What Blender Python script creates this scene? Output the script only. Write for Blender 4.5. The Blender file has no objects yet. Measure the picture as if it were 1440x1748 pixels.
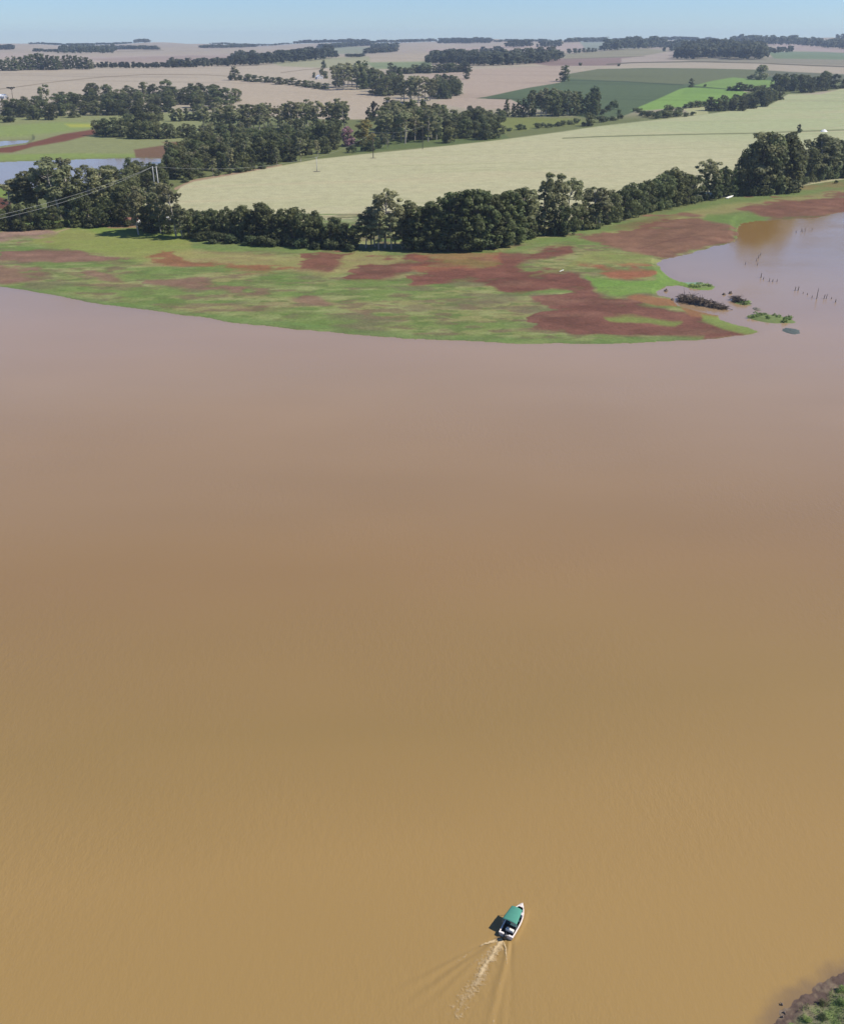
import bpy, bmesh, math, random
import numpy as np
from mathutils import Vector, Matrix, Quaternion

SC = bpy.context.scene
COL = SC.collection
random.seed(7)
RNG = np.random.default_rng(11)

# ------------------------------------------------------------------ camera
CAM_H, FOC, CX, CY = 90.0, 1600.0, 720.0, 874.0          # metres; photo pixels (1440 x 1748)
PITCH = math.radians(26.62)
cam_data = bpy.data.cameras.new("camera")
cam_data.sensor_fit = 'VERTICAL'
cam_data.sensor_height = 24.0
cam_data.lens = 24.0 * FOC / 1748.0
cam_data.clip_start, cam_data.clip_end = 1.0, 40000.0
cam = bpy.data.objects.new("camera", cam_data)
cam.location = (0, 0, CAM_H)
cam.rotation_euler = (math.pi / 2 - PITCH, 0, 0)
COL.objects.link(cam)
SC.camera = cam

# ------------------------------------------------------------------ world, sun, exposure
SUN_EL, SUN_AZ = math.radians(47), math.radians(92)       # azimuth clockwise from +Y: sun on the right
world = bpy.data.worlds.new("World")
SC.world = world
world.use_nodes = True
wn = world.node_tree
bg = wn.nodes["Background"]
sky = wn.nodes.new("ShaderNodeTexSky")
sky.sky_type = 'NISHITA'
sky.sun_disc = False
sky.sun_elevation = SUN_EL
sky.sun_rotation = SUN_AZ
sky.altitude = 500
sky.air_density = 1.0
sky.dust_density = 0.1
sky.ozone_density = 1.0
sky_tint = wn.nodes.new("ShaderNodeVectorMath"); sky_tint.operation = 'MULTIPLY'
sky_tint.inputs[1].default_value = (0.64, 0.87, 1.32)       # a cool, dry winter sky
wn.links.new(sky.outputs[0], sky_tint.inputs[0])
wn.links.new(sky_tint.outputs[0], bg.inputs[0])
bg.inputs[1].default_value = 0.076

sun_data = bpy.data.lights.new("sun", 'SUN')
sun_data.energy = 4.6
sun_data.angle = math.radians(0.5)
sun_data.color = (1.0, 0.94, 0.83)
sun = bpy.data.objects.new("sun", sun_data)
sdir = Vector((math.sin(SUN_AZ) * math.cos(SUN_EL), math.cos(SUN_AZ) * math.cos(SUN_EL), math.sin(SUN_EL)))
sun.rotation_euler = sdir.to_track_quat('Z', 'Y').to_euler()
sun.location = (300, 0, 400)
COL.objects.link(sun)

SC.view_settings.view_transform = 'Standard'
SC.view_settings.look = 'None'
SC.view_settings.gamma = 1.0
SC.view_settings.exposure = 0.42
SC.render.engine = 'CYCLES'
SC.cycles.use_denoising = True
SC.cycles.max_bounces = 6
SC.cycles.transparent_max_bounces = 12
SC.cycles.volume_bounces = 0

# ------------------------------------------------------------------ small helpers
def srgb(r, g, b):
    f = lambda c: c / 12.92 if c <= 0.04045 else ((c + 0.055) / 1.055) ** 2.4
    return np.array([f(r / 255), f(g / 255), f(b / 255)])

def tag(o, label=None, cat=None, group=None, kind=None):
    if label: o["label"] = label
    if cat: o["category"] = cat
    if group: o["group"] = group
    if kind: o["kind"] = kind
    return o

def link(o, parent=None):
    COL.objects.link(o)
    if parent: o.parent = parent
    return o

def empty(name, loc=(0, 0, 0), rz=0.0):
    o = bpy.data.objects.new(name, None)
    o.location = loc
    o.rotation_euler = (0, 0, rz)
    o.empty_display_size = 0.5
    return link(o)

def np_mesh(name, V, F, mats=(), mat_index=None, smooth=False):
    """V (n,3), F (m,k) arrays of faces with the same number of corners."""
    me = bpy.data.meshes.new(name)
    V = np.asarray(V, np.float32); F = np.asarray(F, np.int32)
    m, k = F.shape
    me.vertices.add(len(V)); me.vertices.foreach_set("co", V.ravel())
    me.loops.add(m * k); me.loops.foreach_set("vertex_index", F.ravel())
    me.polygons.add(m)
    me.polygons.foreach_set("loop_start", np.arange(0, m * k, k, dtype=np.int32))
    me.polygons.foreach_set("loop_total", np.full(m, k, np.int32))
    if mat_index is not None:
        me.polygons.foreach_set("material_index", np.asarray(mat_index, np.int32))
    if smooth:
        me.polygons.foreach_set("use_smooth", np.ones(m, bool))
    for mt in mats: me.materials.append(mt)
    me.update(calc_edges=True)
    return me

def color_attr(me, name, rgb):
    a = me.color_attributes.new(name, 'FLOAT_COLOR', 'POINT')
    d = np.ones((len(rgb), 4), np.float32); d[:, :3] = rgb
    a.data.foreach_set("color", d.ravel())

def float_attr(me, name, v):
    a = me.attributes.new(name, 'FLOAT', 'POINT')
    a.data.foreach_set("value", np.asarray(v, np.float32))

def grid_faces(nr, nc):
    r = np.arange(nr - 1)[:, None]; c = np.arange(nc - 1)[None, :]
    a = (r * nc + c).ravel()
    return np.stack([a, a + 1, a + nc + 1, a + nc], 1)

def _hash(ix, iy, seed):
    h = (ix.astype(np.int64) * 374761393 + iy.astype(np.int64) * 668265263 + seed * 974711) & 0xFFFFFFFF
    h = ((h ^ (h >> 13)) * 1274126177) & 0xFFFFFFFF
    h = h ^ (h >> 16)
    return (h & 0xFFFFFF) / float(0xFFFFFF)

def vnoise(x, y, seed=0):
    ix = np.floor(x); iy = np.floor(y)
    fx = x - ix; fy = y - iy
    fx = fx * fx * (3 - 2 * fx); fy = fy * fy * (3 - 2 * fy)
    a = _hash(ix, iy, seed); b = _hash(ix + 1, iy, seed); c = _hash(ix, iy + 1, seed); d = _hash(ix + 1, iy + 1, seed)
    return (a + (b - a) * fx) * (1 - fy) + (c + (d - c) * fx) * fy

def fbm(x, y, octv=4, seed=0, gain=0.5):
    s = 0.0; a = 1.0; t = 0.0
    for k in range(octv):
        s = s + a * vnoise(x * 2 ** k + 17.3 * k, y * 2 ** k - 9.1 * k, seed + k)
        t += a; a *= gain
    return s / t * 2 - 1                                   # -1 .. 1

def sstep(a, b, x):
    t = np.clip((x - a) / (b - a), 0, 1)
    return t * t * (3 - 2 * t)

# ------------------------------------------------------------------ the lie of the land
PY_, PZ_ = zip((0, 0), (330, 0.2), (520, 1.2), (900, 1.6), (1362, 3.0), (1800, 18.4), (2300, 33.8), (3100, 45.6),
               (4500, 60.0), (7000, 90.0), (8200, 78.0), (9300, 60.0))
_pg = np.arange(0, 9400, 10.0)
_pv = np.interp(_pg, PY_, PZ_)
_k = np.hanning(31); _k /= _k.sum()
_ps = np.convolve(np.pad(_pv, 15, mode='edge'), _k, 'valid')

def height(X, Y):
    X = np.asarray(X, float); Y = np.asarray(Y, float)
    z = np.interp(Y, _pg, _ps)
    w = sstep(1500, 3000, Y)
    z = z + w * (2.6 * np.sin(X / 190 + Y / 420) + 2.2 * np.sin(X / 95 - Y / 300 + 1.3))
    w2 = sstep(3000, 6500, Y)
    z = z + w2 * (7 * np.sin(X / 420 + 0.6) + 5 * np.sin(X / 170 + Y / 600) + 2.5 * np.sin(X / 70 + 2.0) + X * 0.0075)
    return z

CP, SP = math.cos(PITCH), math.sin(PITCH)
def project(X, Y, Z):
    d = Y * CP - (Z - CAM_H) * SP
    u = Y * SP + (Z - CAM_H) * CP
    return CX + FOC * X / d, CY - FOC * u / d, d

def ray(px, py):
    a = (px - CX) / FOC; b = (CY - py) / FOC
    return np.array([a, CP + b * SP, -SP + b * CP])

_steps = np.concatenate([np.linspace(60, 1500, 1441), np.geomspace(1502, 9200, 1500)])
def at(px, py):
    """the ground point a photo pixel looks at"""
    r = ray(px, py)
    t = _steps / r[1]
    X = r[0] * t; Z = CAM_H + r[2] * t
    below = Z <= height(X, _steps)
    i = int(np.argmax(below)) if below.any() else int(np.argmin(Z - height(X, _steps)))
    return Vector((float(X[i]), float(_steps[i]), float(height(X[i], _steps[i]))))

def at_water(px, py, z=0.0):
    r = ray(px, py); t = (z - CAM_H) / r[2]
    return Vector((float(r[0] * t), float(r[1] * t), z))

def at_depth(px, py, Y):
    r = ray(px, py); t = Y / r[1]
    return Vector((float(r[0] * t), Y, float(CAM_H + r[2] * t)))

def metres(hpx, p):
    """height in metres of something hpx photo pixels tall standing at p"""
    px, py, d = project(p.x, p.y, p.z)
    return hpx * d / FOC / (CP + (CY - py) / FOC * SP)

def sdf(px, py, poly, margin=14.0):
    """signed distance in photo pixels, positive inside"""
    P = np.array(poly, float)
    out = np.full(px.shape, -margin)
    x0, y0 = P.min(0) - margin; x1, y1 = P.max(0) + margin
    m = (px > x0) & (px < x1) & (py > y0) & (py < y1)
    if not m.any(): return out
    x = px[m]; y = py[m]
    d2 = np.full(x.shape, 1e12); ins = np.zeros(x.shape, bool)
    n = len(P)
    for i in range(n):
        ax, ay = P[i]; bx, by = P[(i + 1) % n]
        ex, ey = bx - ax, by - ay
        t = np.clip(((x - ax) * ex + (y - ay) * ey) / max(ex * ex + ey * ey, 1e-9), 0, 1)
        d2 = np.minimum(d2, (x - ax - t * ex) ** 2 + (y - ay - t * ey) ** 2)
        if ay != by:
            c = ((ay > y) != (by > y)) & (x < ex * (y - ay) / ey + ax)
            ins ^= c
    d = np.sqrt(d2); out[m] = np.where(ins, d, -d)
    return out

def line_dist(px, py, pts, margin=8.0):
    P = np.array(pts, float)
    out = np.full(px.shape, margin)
    x0, y0 = P.min(0) - margin; x1, y1 = P.max(0) + margin
    m = (px > x0) & (px < x1) & (py > y0) & (py < y1)
    if not m.any(): return out
    x = px[m]; y = py[m]; d2 = np.full(x.shape, margin ** 2)
    for (ax, ay), (bx, by) in zip(P[:-1], P[1:]):
        ex, ey = bx - ax, by - ay
        t = np.clip(((x - ax) * ex + (y - ay) * ey) / max(ex * ex + ey * ey, 1e-9), 0, 1)
        d2 = np.minimum(d2, (x - ax - t * ex) ** 2 + (y - ay - t * ey) ** 2)
    out[m] = np.sqrt(d2)
    return out

# ------------------------------------------------------------------ materials
def new_mat(name):
    m = bpy.data.materials.new(name); m.use_nodes = True
    nt = m.node_tree
    return m, nt, nt.nodes, nt.links, nt.nodes["Principled BSDF"]

def plain(name, rgb, rough=0.6, noise=0.12, scale=6.0, metallic=0.0, spec=0.4):
    m, nt, N, L, P = new_mat(name)
    tc = N.new("ShaderNodeTexCoord"); nz = N.new("ShaderNodeTexNoise")
    nz.inputs["Scale"].default_value = scale; nz.inputs["Detail"].default_value = 5
    L.new(tc.outputs["Object"], nz.inputs["Vector"])
    mx = N.new("ShaderNodeMix"); mx.data_type = 'RGBA'
    c = np.array(rgb)
    mx.inputs["A"].default_value = (*np.clip(c * (1 - noise), 0, 1), 1)
    mx.inputs["B"].default_value = (*np.clip(c * (1 + noise), 0, 1), 1)
    L.new(nz.outputs["Fac"], mx.inputs["Factor"]); L.new(mx.outputs["Result"], P.inputs["Base Color"])
    P.inputs["Roughness"].default_value = rough
    P.inputs["Metallic"].default_value = metallic
    P.inputs["Specular IOR Level"].default_value = spec
    return m

def leaf_mat(name, rgb, var=0.36, trans=0.45, hue=0.02):
    """foliage: a leaf colour varied from clump to clump (attribute 'tint') and from tree to tree"""
    m, nt, N, L, P = new_mat(name)
    at_ = N.new("ShaderNodeAttribute"); at_.attribute_name = "tint"
    oi = N.new("ShaderNodeObjectInfo")
    hsv = N.new("ShaderNodeHueSaturation")
    hsv.inputs["Color"].default_value = (*rgb, 1)
    mr = N.new("ShaderNodeMapRange"); mr.inputs["To Min"].default_value = 1 - var; mr.inputs["To Max"].default_value = 1 + var
    L.new(oi.outputs["Random"], mr.inputs["Value"])
    mu = N.new("ShaderNodeMath"); mu.operation = 'MULTIPLY'
    L.new(mr.outputs[0], mu.inputs[0]); L.new(at_.outputs["Fac"], mu.inputs[1])
    L.new(mu.outputs[0], hsv.inputs["Value"])
    mh = N.new("ShaderNodeMapRange"); mh.inputs["To Min"].default_value = 0.5 - hue; mh.inputs["To Max"].default_value = 0.5 + hue
    m2 = N.new("ShaderNodeMath"); m2.operation = 'FRACT'
    m3 = N.new("ShaderNodeMath"); m3.operation = 'MULTIPLY'; m3.inputs[1].default_value = 7.31
    L.new(oi.outputs["Random"], m3.inputs[0]); L.new(m3.outputs[0], m2.inputs[0]); L.new(m2.outputs[0], mh.inputs["Value"])
    L.new(mh.outputs[0], hsv.inputs["Hue"])
    L.new(hsv.outputs[0], P.inputs["Base Color"])
    P.inputs["Roughness"].default_value = 0.7
    P.inputs["Specular IOR Level"].default_value = 0.25
    tr = N.new("ShaderNodeBsdfTranslucent"); L.new(hsv.outputs[0], tr.inputs["Color"])
    ms = N.new("ShaderNodeMixShader"); ms.inputs[0].default_value = trans
    L.new(P.outputs[0], ms.inputs[1]); L.new(tr.outputs[0], ms.inputs[2])
    L.new(ms.outputs[0], N["Material Output"].inputs[0])
    return m

M_BARK = plain("bark", (0.12, 0.095, 0.07), 0.9, 0.35, 3)
M_PALEBARK = plain("pale_bark", (0.36, 0.32, 0.26), 0.85, 0.3, 3)
M_LEAF = {
    'broadleaf': leaf_mat("broadleaf_leaves", (0.128, 0.142, 0.058)),
    'evergreen': leaf_mat("evergreen_leaves", (0.120, 0.142, 0.055), 0.3),
    'eucalyptus': leaf_mat("eucalyptus_leaves", (0.240, 0.242, 0.120), 0.3),
    'shrub': leaf_mat("shrub_leaves", (0.125, 0.148, 0.064)),
    'pink': leaf_mat("pink_blossom", (0.33, 0.185, 0.20), 0.05, 0.2, 0.0),
    'yellow': leaf_mat("yellow_green_leaves", (0.26, 0.24, 0.075), 0.05),
    'lime': leaf_mat("lime_green_leaves", (0.21, 0.29, 0.085), 0.25, 0.3),
    'araucaria': leaf_mat("araucaria_needles", (0.032, 0.034, 0.022), 0.1),
    'far': leaf_mat("far_leaves", (0.088, 0.100, 0.060)),
}

# ================================================================== GROUND
def ground_material():
    m, nt, N, L, P = new_mat("ground_cover")
    ca = N.new("ShaderNodeAttribute"); ca.attribute_name = "cover"
    tc = N.new("ShaderNodeTexCoord")
    def noise(scale, detail, rough=0.6):
        n = N.new("ShaderNodeTexNoise"); n.inputs["Scale"].default_value = scale
        n.inputs["Detail"].default_value = detail; n.inputs["Roughness"].default_value = rough
        L.new(tc.outputs["Object"], n.inputs["Vector"]); return n
    n1 = noise(0.9, 6); n2 = noise(0.12, 5)
    a = N.new("ShaderNodeMapRange"); a.inputs["From Min"].default_value = 0.25; a.inputs["From Max"].default_value = 0.75
    a.inputs["To Min"].default_value = 0.78; a.inputs["To Max"].default_value = 1.22
    L.new(n1.outputs["Fac"], a.inputs["Value"])
    b = N.new("ShaderNodeMapRange"); b.inputs["From Min"].default_value = 0.3; b.inputs["From Max"].default_value = 0.7
    b.inputs["To Min"].default_value = 0.9; b.inputs["To Max"].default_value = 1.1
    L.new(n2.outputs["Fac"], b.inputs["Value"])
    mu = N.new("ShaderNodeMath"); mu.operation = 'MULTIPLY'
    L.new(a.outputs[0], mu.inputs[0]); L.new(b.outputs[0], mu.inputs[1])
    vm = N.new("ShaderNodeVectorMath"); vm.operation = 'SCALE'
    L.new(ca.outputs["Color"], vm.inputs[0]); L.new(mu.outputs[0], vm.inputs["Scale"])
    L.new(vm.outputs[0], P.inputs["Base Color"])
    P.inputs["Roughness"].default_value = 0.95
    P.inputs["Specular IOR Level"].default_value = 0.1
    bp = N.new("ShaderNodeBump"); bp.inputs["Strength"].default_value = 0.5; bp.inputs["Distance"].default_value = 0.3
    L.new(n1.outputs["Fac"], bp.inputs["Height"]); L.new(bp.outputs[0], P.inputs["Normal"])
    return m
M_GROUND = ground_material()

LAND = [(-900, 400), (-500, 425), (-200, 458), (-60, 477), (0, 487), (60, 497), (120, 508), (200, 522), (300, 537), (400, 550),
        (500, 561), (600, 571), (700, 578), (800, 583), (900, 587), (1000, 588), (1080, 587), (1150, 583), (1220, 577),
        (1270, 571), (1303, 566), (1277, 556), (1250, 550), (1227, 543), (1228, 537), (1194, 530), (1161, 521), (1152, 514),
        (1147, 505), (1124, 500), (1122, 494), (1136, 487), (1160, 487), (1178, 491), (1200, 495), (1212, 494), (1217, 490), (1209, 481),
        (1190, 479), (1159, 478), (1145, 471), (1128, 457), (1124, 449), (1135, 441), (1159, 435), (1194, 427), (1220, 418),
        (1240, 415), (1257, 411), (1263, 402), (1257, 390), (1264, 381), (1281, 376), (1312, 373), (1357, 371), (1396, 369),
        (1419, 364), (1440, 360), (1520, 350), (1700, 336), (2400, 315), (3200, 300), (3200, -600), (-1700, -600), (-1700, 380)]
INLETS = [[(-700, 280), (0, 273), (59, 271), (142, 268), (236, 266), (276, 267), (276, 277), (230, 292), (150, 310), (60, 318), (0, 316), (-700, 336)],
          [(-500, 239), (0, 236.5), (52, 235), (44, 241), (0, 246.5), (-500, 252)]]

def rows_from_pixels():
    ys = np.concatenate([np.arange(640, 400, -0.9), np.arange(400, 200, -0.8), np.arange(200, 120, -0.5), np.arange(120, 70, -0.3)])
    Y = []
    for py in ys:
        r = ray(CX, py); t = _steps / r[1]
        Z = CAM_H + r[2] * t
        zz = np.interp(_steps, _pg, _ps)
        i = np.argmax(Z <= zz) if (Z <= zz).any() else -1
        if i < 0: break
        Y.append(_steps[i] if not Y or _steps[i] > Y[-1] + 0.4 else Y[-1] + 0.4)
    Y = np.array(Y)
    Y = np.maximum.accumulate(Y)
    return np.concatenate([[60, 150, 220, 270], Y[Y > 300], np.linspace(Y[-1] + 60, 9200, 40)])

def build_ground():
    Yr = rows_from_pixels()
    u = np.concatenate([np.linspace(-1.35, -0.56, 60)[:-1], np.linspace(-0.56, 0.56, 1150), np.linspace(0.56, 1.35, 60)[1:]])
    X = (u[None, :] * (Yr[:, None] * 0.93 + 35)).ravel()
    Y = np.repeat(Yr, len(u))
    Z = height(X, Y)
    PX, PY, D = project(X, Y, Z)
    # shape noise, laid out in metres on the ground
    na = fbm(X / 16, Y / 16, 4, 3); nb = fbm(X / 16 + 40, Y / 16 + 9, 4, 8)
    nl = fbm(X / 70, Y / 70, 4, 21)
    nf = fbm(X / 160, Y / 160, 3, 31)
    # ---------------- shoreline carves the sheet below the water
    nfi = fbm(X / 4, Y / 4, 3, 19)
    land = sdf(PX + 6.0 * na + 3 * nfi, PY + 2.6 * nb + 1.0 * nfi, LAND, 60)
    z = np.where(land > 0, np.minimum(np.maximum(Z, 0.3), 0.06 + 0.03 * land + 0.07 * np.maximum(land - 8, 0)), np.maximum(-0.35 + 0.05 * land, -2.5))
    z = np.where(land >= 40, np.maximum(Z, 0.3), z)
    inl = np.full(X.shape, -14.0)
    for p in INLETS:
        inl = np.maximum(inl, sdf(PX + 2.5 * nl, PY + 0.8 * nf, p, 14))
    z = np.where(inl > -6, np.minimum(z, np.where(inl > 0, -0.4 - 0.2 * inl, 0.08 - inl * 0.25)), z)
    z += np.where(z > 0.25, 0.12 * na, 0)
    shore = np.minimum(land, -inl)

    # ---------------- cover colours (what grows or lies there)
    def A(rgb, k=0.62): return srgb(*rgb) * k
    C = np.zeros((len(X), 3))
    tan = A((188, 176, 152)); tan2 = A((182, 168, 146))
    far_t = 0.5 + 0.5 * nf
    C[:] = tan * (1 - far_t[:, None]) + tan2 * far_t[:, None]
    rough = A((120, 126, 78))
    m = sstep(1500, 1250, Y)[:, None]
    C = C * (1 - m) + rough * m
    state = {'C': C}
    def paint(poly, col, soft=1.0, amp=0.0, far=False, opac=1.0):
        n1, n2 = (nl, nf) if far else (na, nb)
        d = sdf(PX + amp * n1, PY + amp * 0.45 * n2, poly)
        a = (sstep(-soft, soft, d) * opac)[:, None]
        state['C'] = state['C'] * (1 - a) + np.asarray(col) * a
    def stroke(pts, col, w=1.0, opac=1.0):
        d = line_dist(PX, PY + 0.4 * nl, pts)
        a = (sstep(w + 0.5, max(w - 0.5, 0), d) * opac)[:, None]
        state['C'] = state['C'] * (1 - a) + np.asarray(col) * a

    # -- far fields
    paint([(-400, 62), (1700, 50), (1700, 96), (960, 92), (-400, 100)], A((180, 167, 148)), 6, 2, True)
    paint([(-200, 122), (0, 122), (160, 117), (330, 113), (480, 112), (560, 118), (560, 150), (420, 160), (300, 150), (0, 190), (-200, 190)], A((192, 178, 156)), 1.5, 1, True)
    paint([(0, 90), (160, 96), (390, 92), (400, 104), (160, 106), (0, 100)], A((188, 172, 158)), 3, 2, True)
    paint([(150, 100), (330, 94), (400, 97), (380, 104), (200, 108)], A((172, 154, 142)), 2, 2, True)
    paint([(555, 78), (640, 80), (625, 92), (570, 92)], A((152, 156, 130)), 2, 1, True)
    paint([(455, 104), (600, 97), (735, 92), (735, 118), (620, 118), (480, 113)], A((170, 168, 132)), 1.5, 1, True)
    paint([(625, 107), (735, 105), (738, 116), (640, 117)], A((138, 150, 108)), 2, 1, True)
    paint([(630, 94), (735, 91), (735, 104), (632, 106)], A((184, 170, 148)), 1.5, 1, True)
    paint([(725, 84), (860, 78), (1000, 74), (1000, 84), (860, 92), (730, 90)], A((186, 168, 154)), 2, 2, True)
    paint([(985, 66), (1090, 66), (1090, 82), (1000, 86)], A((150, 158, 140)), 2, 1, True)
    paint([(958, 92), (1090, 82), (1145, 86), (1090, 99), (962, 101)], A((156, 150, 122)), 1, 1, True)
    paint([(880, 104), (962, 100), (1090, 97), (1075, 106), (1050, 112), (940, 113)], A((150, 128, 118)), 1, 1, True)
    paint([(1060, 100), (1150, 88), (1150, 104), (1060, 110)], A((180, 166, 150)), 1, 1, True)
    paint([(1140, 100), (1310, 97), (1440, 99), (1700, 103), (1700, 116), (1440, 112), (1300, 107), (1180, 104)], A((152, 146, 124)), 1, 1, True)
    paint([(1308, 88), (1440, 88), (1700, 92), (1700, 104), (1440, 102), (1320, 100)], A((126, 142, 108)), 1.5, 1, True)
    paint([(1300, 74), (1360, 75), (1440, 84), (1700, 92), (1700, 96), (1440, 90), (1357, 86)], A((182, 164, 152)), 1, 1, True)
    stroke([(1035, 110), (1080, 107), (1180, 105), (1300, 108), (1440, 114), (1600, 119)], A((104, 98, 76)), 1.0, 0.9)
    stroke([(962, 101), (1040, 98), (1100, 96)], A((120, 112, 90)), 0.6, 0.7)
    # terrace banks in the tan fields
    for pts in ([(-100, 160), (0, 152), (40, 147), (100, 139), (180, 131), (250, 127), (350, 128), (420, 132)],
                [(480, 124), (520, 119), (552, 117)], [(700, 118), (760, 116)], [(744, 141), (796, 133), (860, 133), (940, 134)],
                [(770, 170), (830, 166), (866, 170)], [(420, 176), (520, 170), (600, 172)], [(470, 152), (600, 160)],
                [(200, 88), (280, 86)], [(840, 99), (960, 97)]):
        stroke(pts, A((132, 118, 92)), 0.6, 0.75)
    paint([(395, 136), (480, 143), (560, 147), (620, 157), (672, 166), (668, 180), (640, 204), (560, 204), (420, 195), (395, 160)], A((192, 176, 152)), 1.2, 1, True)
    paint([(700, 130), (800, 118), (960, 112), (958, 140), (880, 156), (812, 168), (870, 170), (900, 186), (800, 186), (740, 176), (760, 170), (792, 160), (790, 140)], A((187, 168, 148)), 1.2, 1, True)
    # dark green field and the two bright ones
    dg = [(812, 168), (830, 165), (900, 150), (955, 141), (972, 126), (1020, 118), (1100, 116), (1200, 117), (1290, 119), (1350, 123), (1440, 127), (1700, 130), (1700, 142), (1440, 142), (1320, 145), (1250, 150), (1165, 160), (1085, 190), (1060, 199), (1010, 203), (900, 184), (872, 170)]
    paint(dg, A((94, 110, 74)), 0.9, 0.5, True)
    paint([(970, 134), (974, 126), (1020, 118), (1200, 117), (1290, 119), (1320, 128), (1290, 140), (1165, 144), (1060, 139)], A((114, 120, 84)), 0.8, 0.5, True)
    paint([(1195, 160), (1250, 164), (1330, 140), (1440, 138), (1600, 136), (1600, 144), (1440, 152), (1340, 164), (1310, 186), (1205, 198)], A((116, 122, 78)), 2, 1, True)
    paint([(1290, 120), (1440, 127), (1700, 131), (1700, 140), (1330, 138)], A((118, 118, 96)), 1.5, 0.5, True, 0.8)
    stroke([(830, 168), (866, 169), (900, 170)], A((58, 66, 48)), 0.7, 0.8)
    stroke([(972, 137), (1060, 139), (1165, 145)], A((70, 84, 58)), 0.8, 0.8)
    bright = A((136, 168, 84)); b2 = A((124, 156, 78))
    paint([(1075, 189), (1120, 170), (1160, 152), (1172, 149), (1250, 153), (1275, 157), (1262, 170), (1210, 180), (1165, 183), (1110, 188)], bright, 0.9, 0.4, True)
    paint([(1170, 152), (1250, 155), (1260, 160), (1160, 162)], b2, 3, 2, True, 0.7)
    paint([(1180, 147), (1215, 138), (1250, 132), (1282, 135), (1325, 138), (1310, 150), (1250, 153)], A((132, 160, 86)), 0.9, 0.4, True)
    stroke([(1180, 147), (1260, 154)], A((72, 92, 46)), 0.8, 0.9)
    # rough grass below the woods
    paint([(820, 202), (890, 201), (985, 202), (1000, 212), (940, 217), (880, 224), (845, 226)], A((132, 138, 76)), 1.5, 2, True)
    paint([(600, 238), (800, 236), (860, 228), (870, 236), (780, 246), (640, 258), (600, 262)], A((104, 118, 70)), 2, 1, True)
    paint([(1165, 186), (1205, 180), (1208, 195), (1180, 197)], A((182, 182, 132)), 1, 1, True)
    # pale ripening field
    PF = [(296, 334), (310, 318), (330, 310), (400, 298), (470, 285), (540, 272), (620, 263), (700, 255), (780, 247), (860, 238), (960, 225), (1020, 216), (1110, 206),
          (1200, 196), (1260, 188), (1310, 181), (1335, 168), (1345, 161), (1400, 161), (1425, 155), (1440, 150), (1700, 140), (2300, 138), (2300, 330), (1440, 306), (1000, 372), (620, 412), (330, 385), (240, 372), (235, 345)]
    stroke([(300, 322), (330, 309), (400, 297), (480, 283)], A((176, 148, 122)), 2.2, 0.9)
    paint(PF, A((198, 193, 152)), 1.0, 0.8, True)
    g = sstep(265, 190, PY + 10 * nf - (PX - 1000) * 0.06)
    a = (sstep(-1, 1, sdf(PX, PY, PF, 4)) * g * 0.85)[:, None]
    state['C'] = state['C'] * (1 - a) + A((180, 187, 138)) * a
    rowsn = fbm((X + Y * 0.25) / 240, (Y - X * 0.25) / 14, 4, 77)            # drilling rows follow the contour
    a = (sstep(-1, 1, sdf(PX, PY, PF, 4)) * sstep(0.0, 0.7, rowsn + 0.4 * nl) * 0.42)[:, None]
    state['C'] = state['C'] * (1 - a) + A((202, 188, 150)) * a
    a = (sstep(-1, 1, sdf(PX, PY, PF, 4)) * sstep(0.1, 0.7, -rowsn) * 0.34)[:, None]
    state['C'] = state['C'] * (1 - a) + A((166, 170, 118)) * a
    stroke([(960, 236), (1020, 233), (1100, 231), (1290, 227), (1440, 222), (1600, 217)], A((112, 116, 74)), 0.9, 0.85)
    # stubble rows in the tan fields, faint
    tr = fbm((X - Y * 0.15) / 420, (Y + X * 0.15) / 34, 3, 91)
    a = ((Y > 1450) * sstep(0.05, 0.6, tr) * 0.22)[:, None]
    state['C'] = state['C'] * (1 - a * 0.6)

    # -- land round the left-hand inlet
    lg = [(-500, 200), (0, 200), (160, 197), (345, 190), (352, 238), (300, 275), (0, 275), (-500, 285)]
    paint(lg, A((148, 152, 102)), 3, 4, True)
    paint([(-400, 214), (0, 214), (100, 208), (150, 210), (158, 218), (100, 226), (30, 232), (-400, 236)], A((146, 160, 92)), 3, 3, True)
    paint([(110, 212), (158, 212), (158, 217), (120, 217)], A((184, 184, 80)), 2, 2, True, 0.8)
    paint([(-400, 252), (0, 252), (60, 242), (108, 229), (158, 221), (166, 229), (112, 242), (60, 250), (20, 261), (-400, 268)], A((126, 82, 62)), 1.8, 3, True)
    paint([(-400, 264), (0, 264), (120, 262), (230, 262), (236, 268), (0, 273), (-400, 278)], A((140, 156, 86)), 1.5, 2, True)
    paint([(228, 256), (330, 240), (335, 250), (276, 268), (232, 267)], A((128, 100, 76)), 2, 3, True)
    paint([(275, 243), (330, 241), (330, 250), (290, 248)], A((122, 82, 62)), 2, 2, True, 0.8)
    paint([(-400, 320), (0, 318), (14, 322), (14, 336), (0, 338), (-400, 340)], A((132, 150, 72)), 2, 1, True)
    paint([(-400, 336), (0, 336), (20, 345), (16, 356), (-400, 370)], A((110, 74, 58)), 2, 2, True)

    # ---------------- the drawn-down shore: grass and red soil
    base = 0.5 + 0.5 * na
    g1 = A((126, 142, 80)); g2 = A((146, 150, 94))
    sh = (Y < 700) & (PY > 365)
    gm = (g1 * (1 - base[:, None]) + g2 * base[:, None])
    w = (sh * sstep(372, 392, PY))[:, None] * 1.0
    state['C'] = state['C'] * (1 - w) + gm * w
    streak = fbm((X * 0.97 + Y * 0.2) / 30, (Y - X * 0.12) / 9, 4, 55)
    def shade(col, thr, op, nz=streak, lo=365):
        a = (sh * sstep(thr, thr + 0.35, nz) * op)[:, None]
        state['C'] = state['C'] * (1 - a) + col * a
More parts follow.
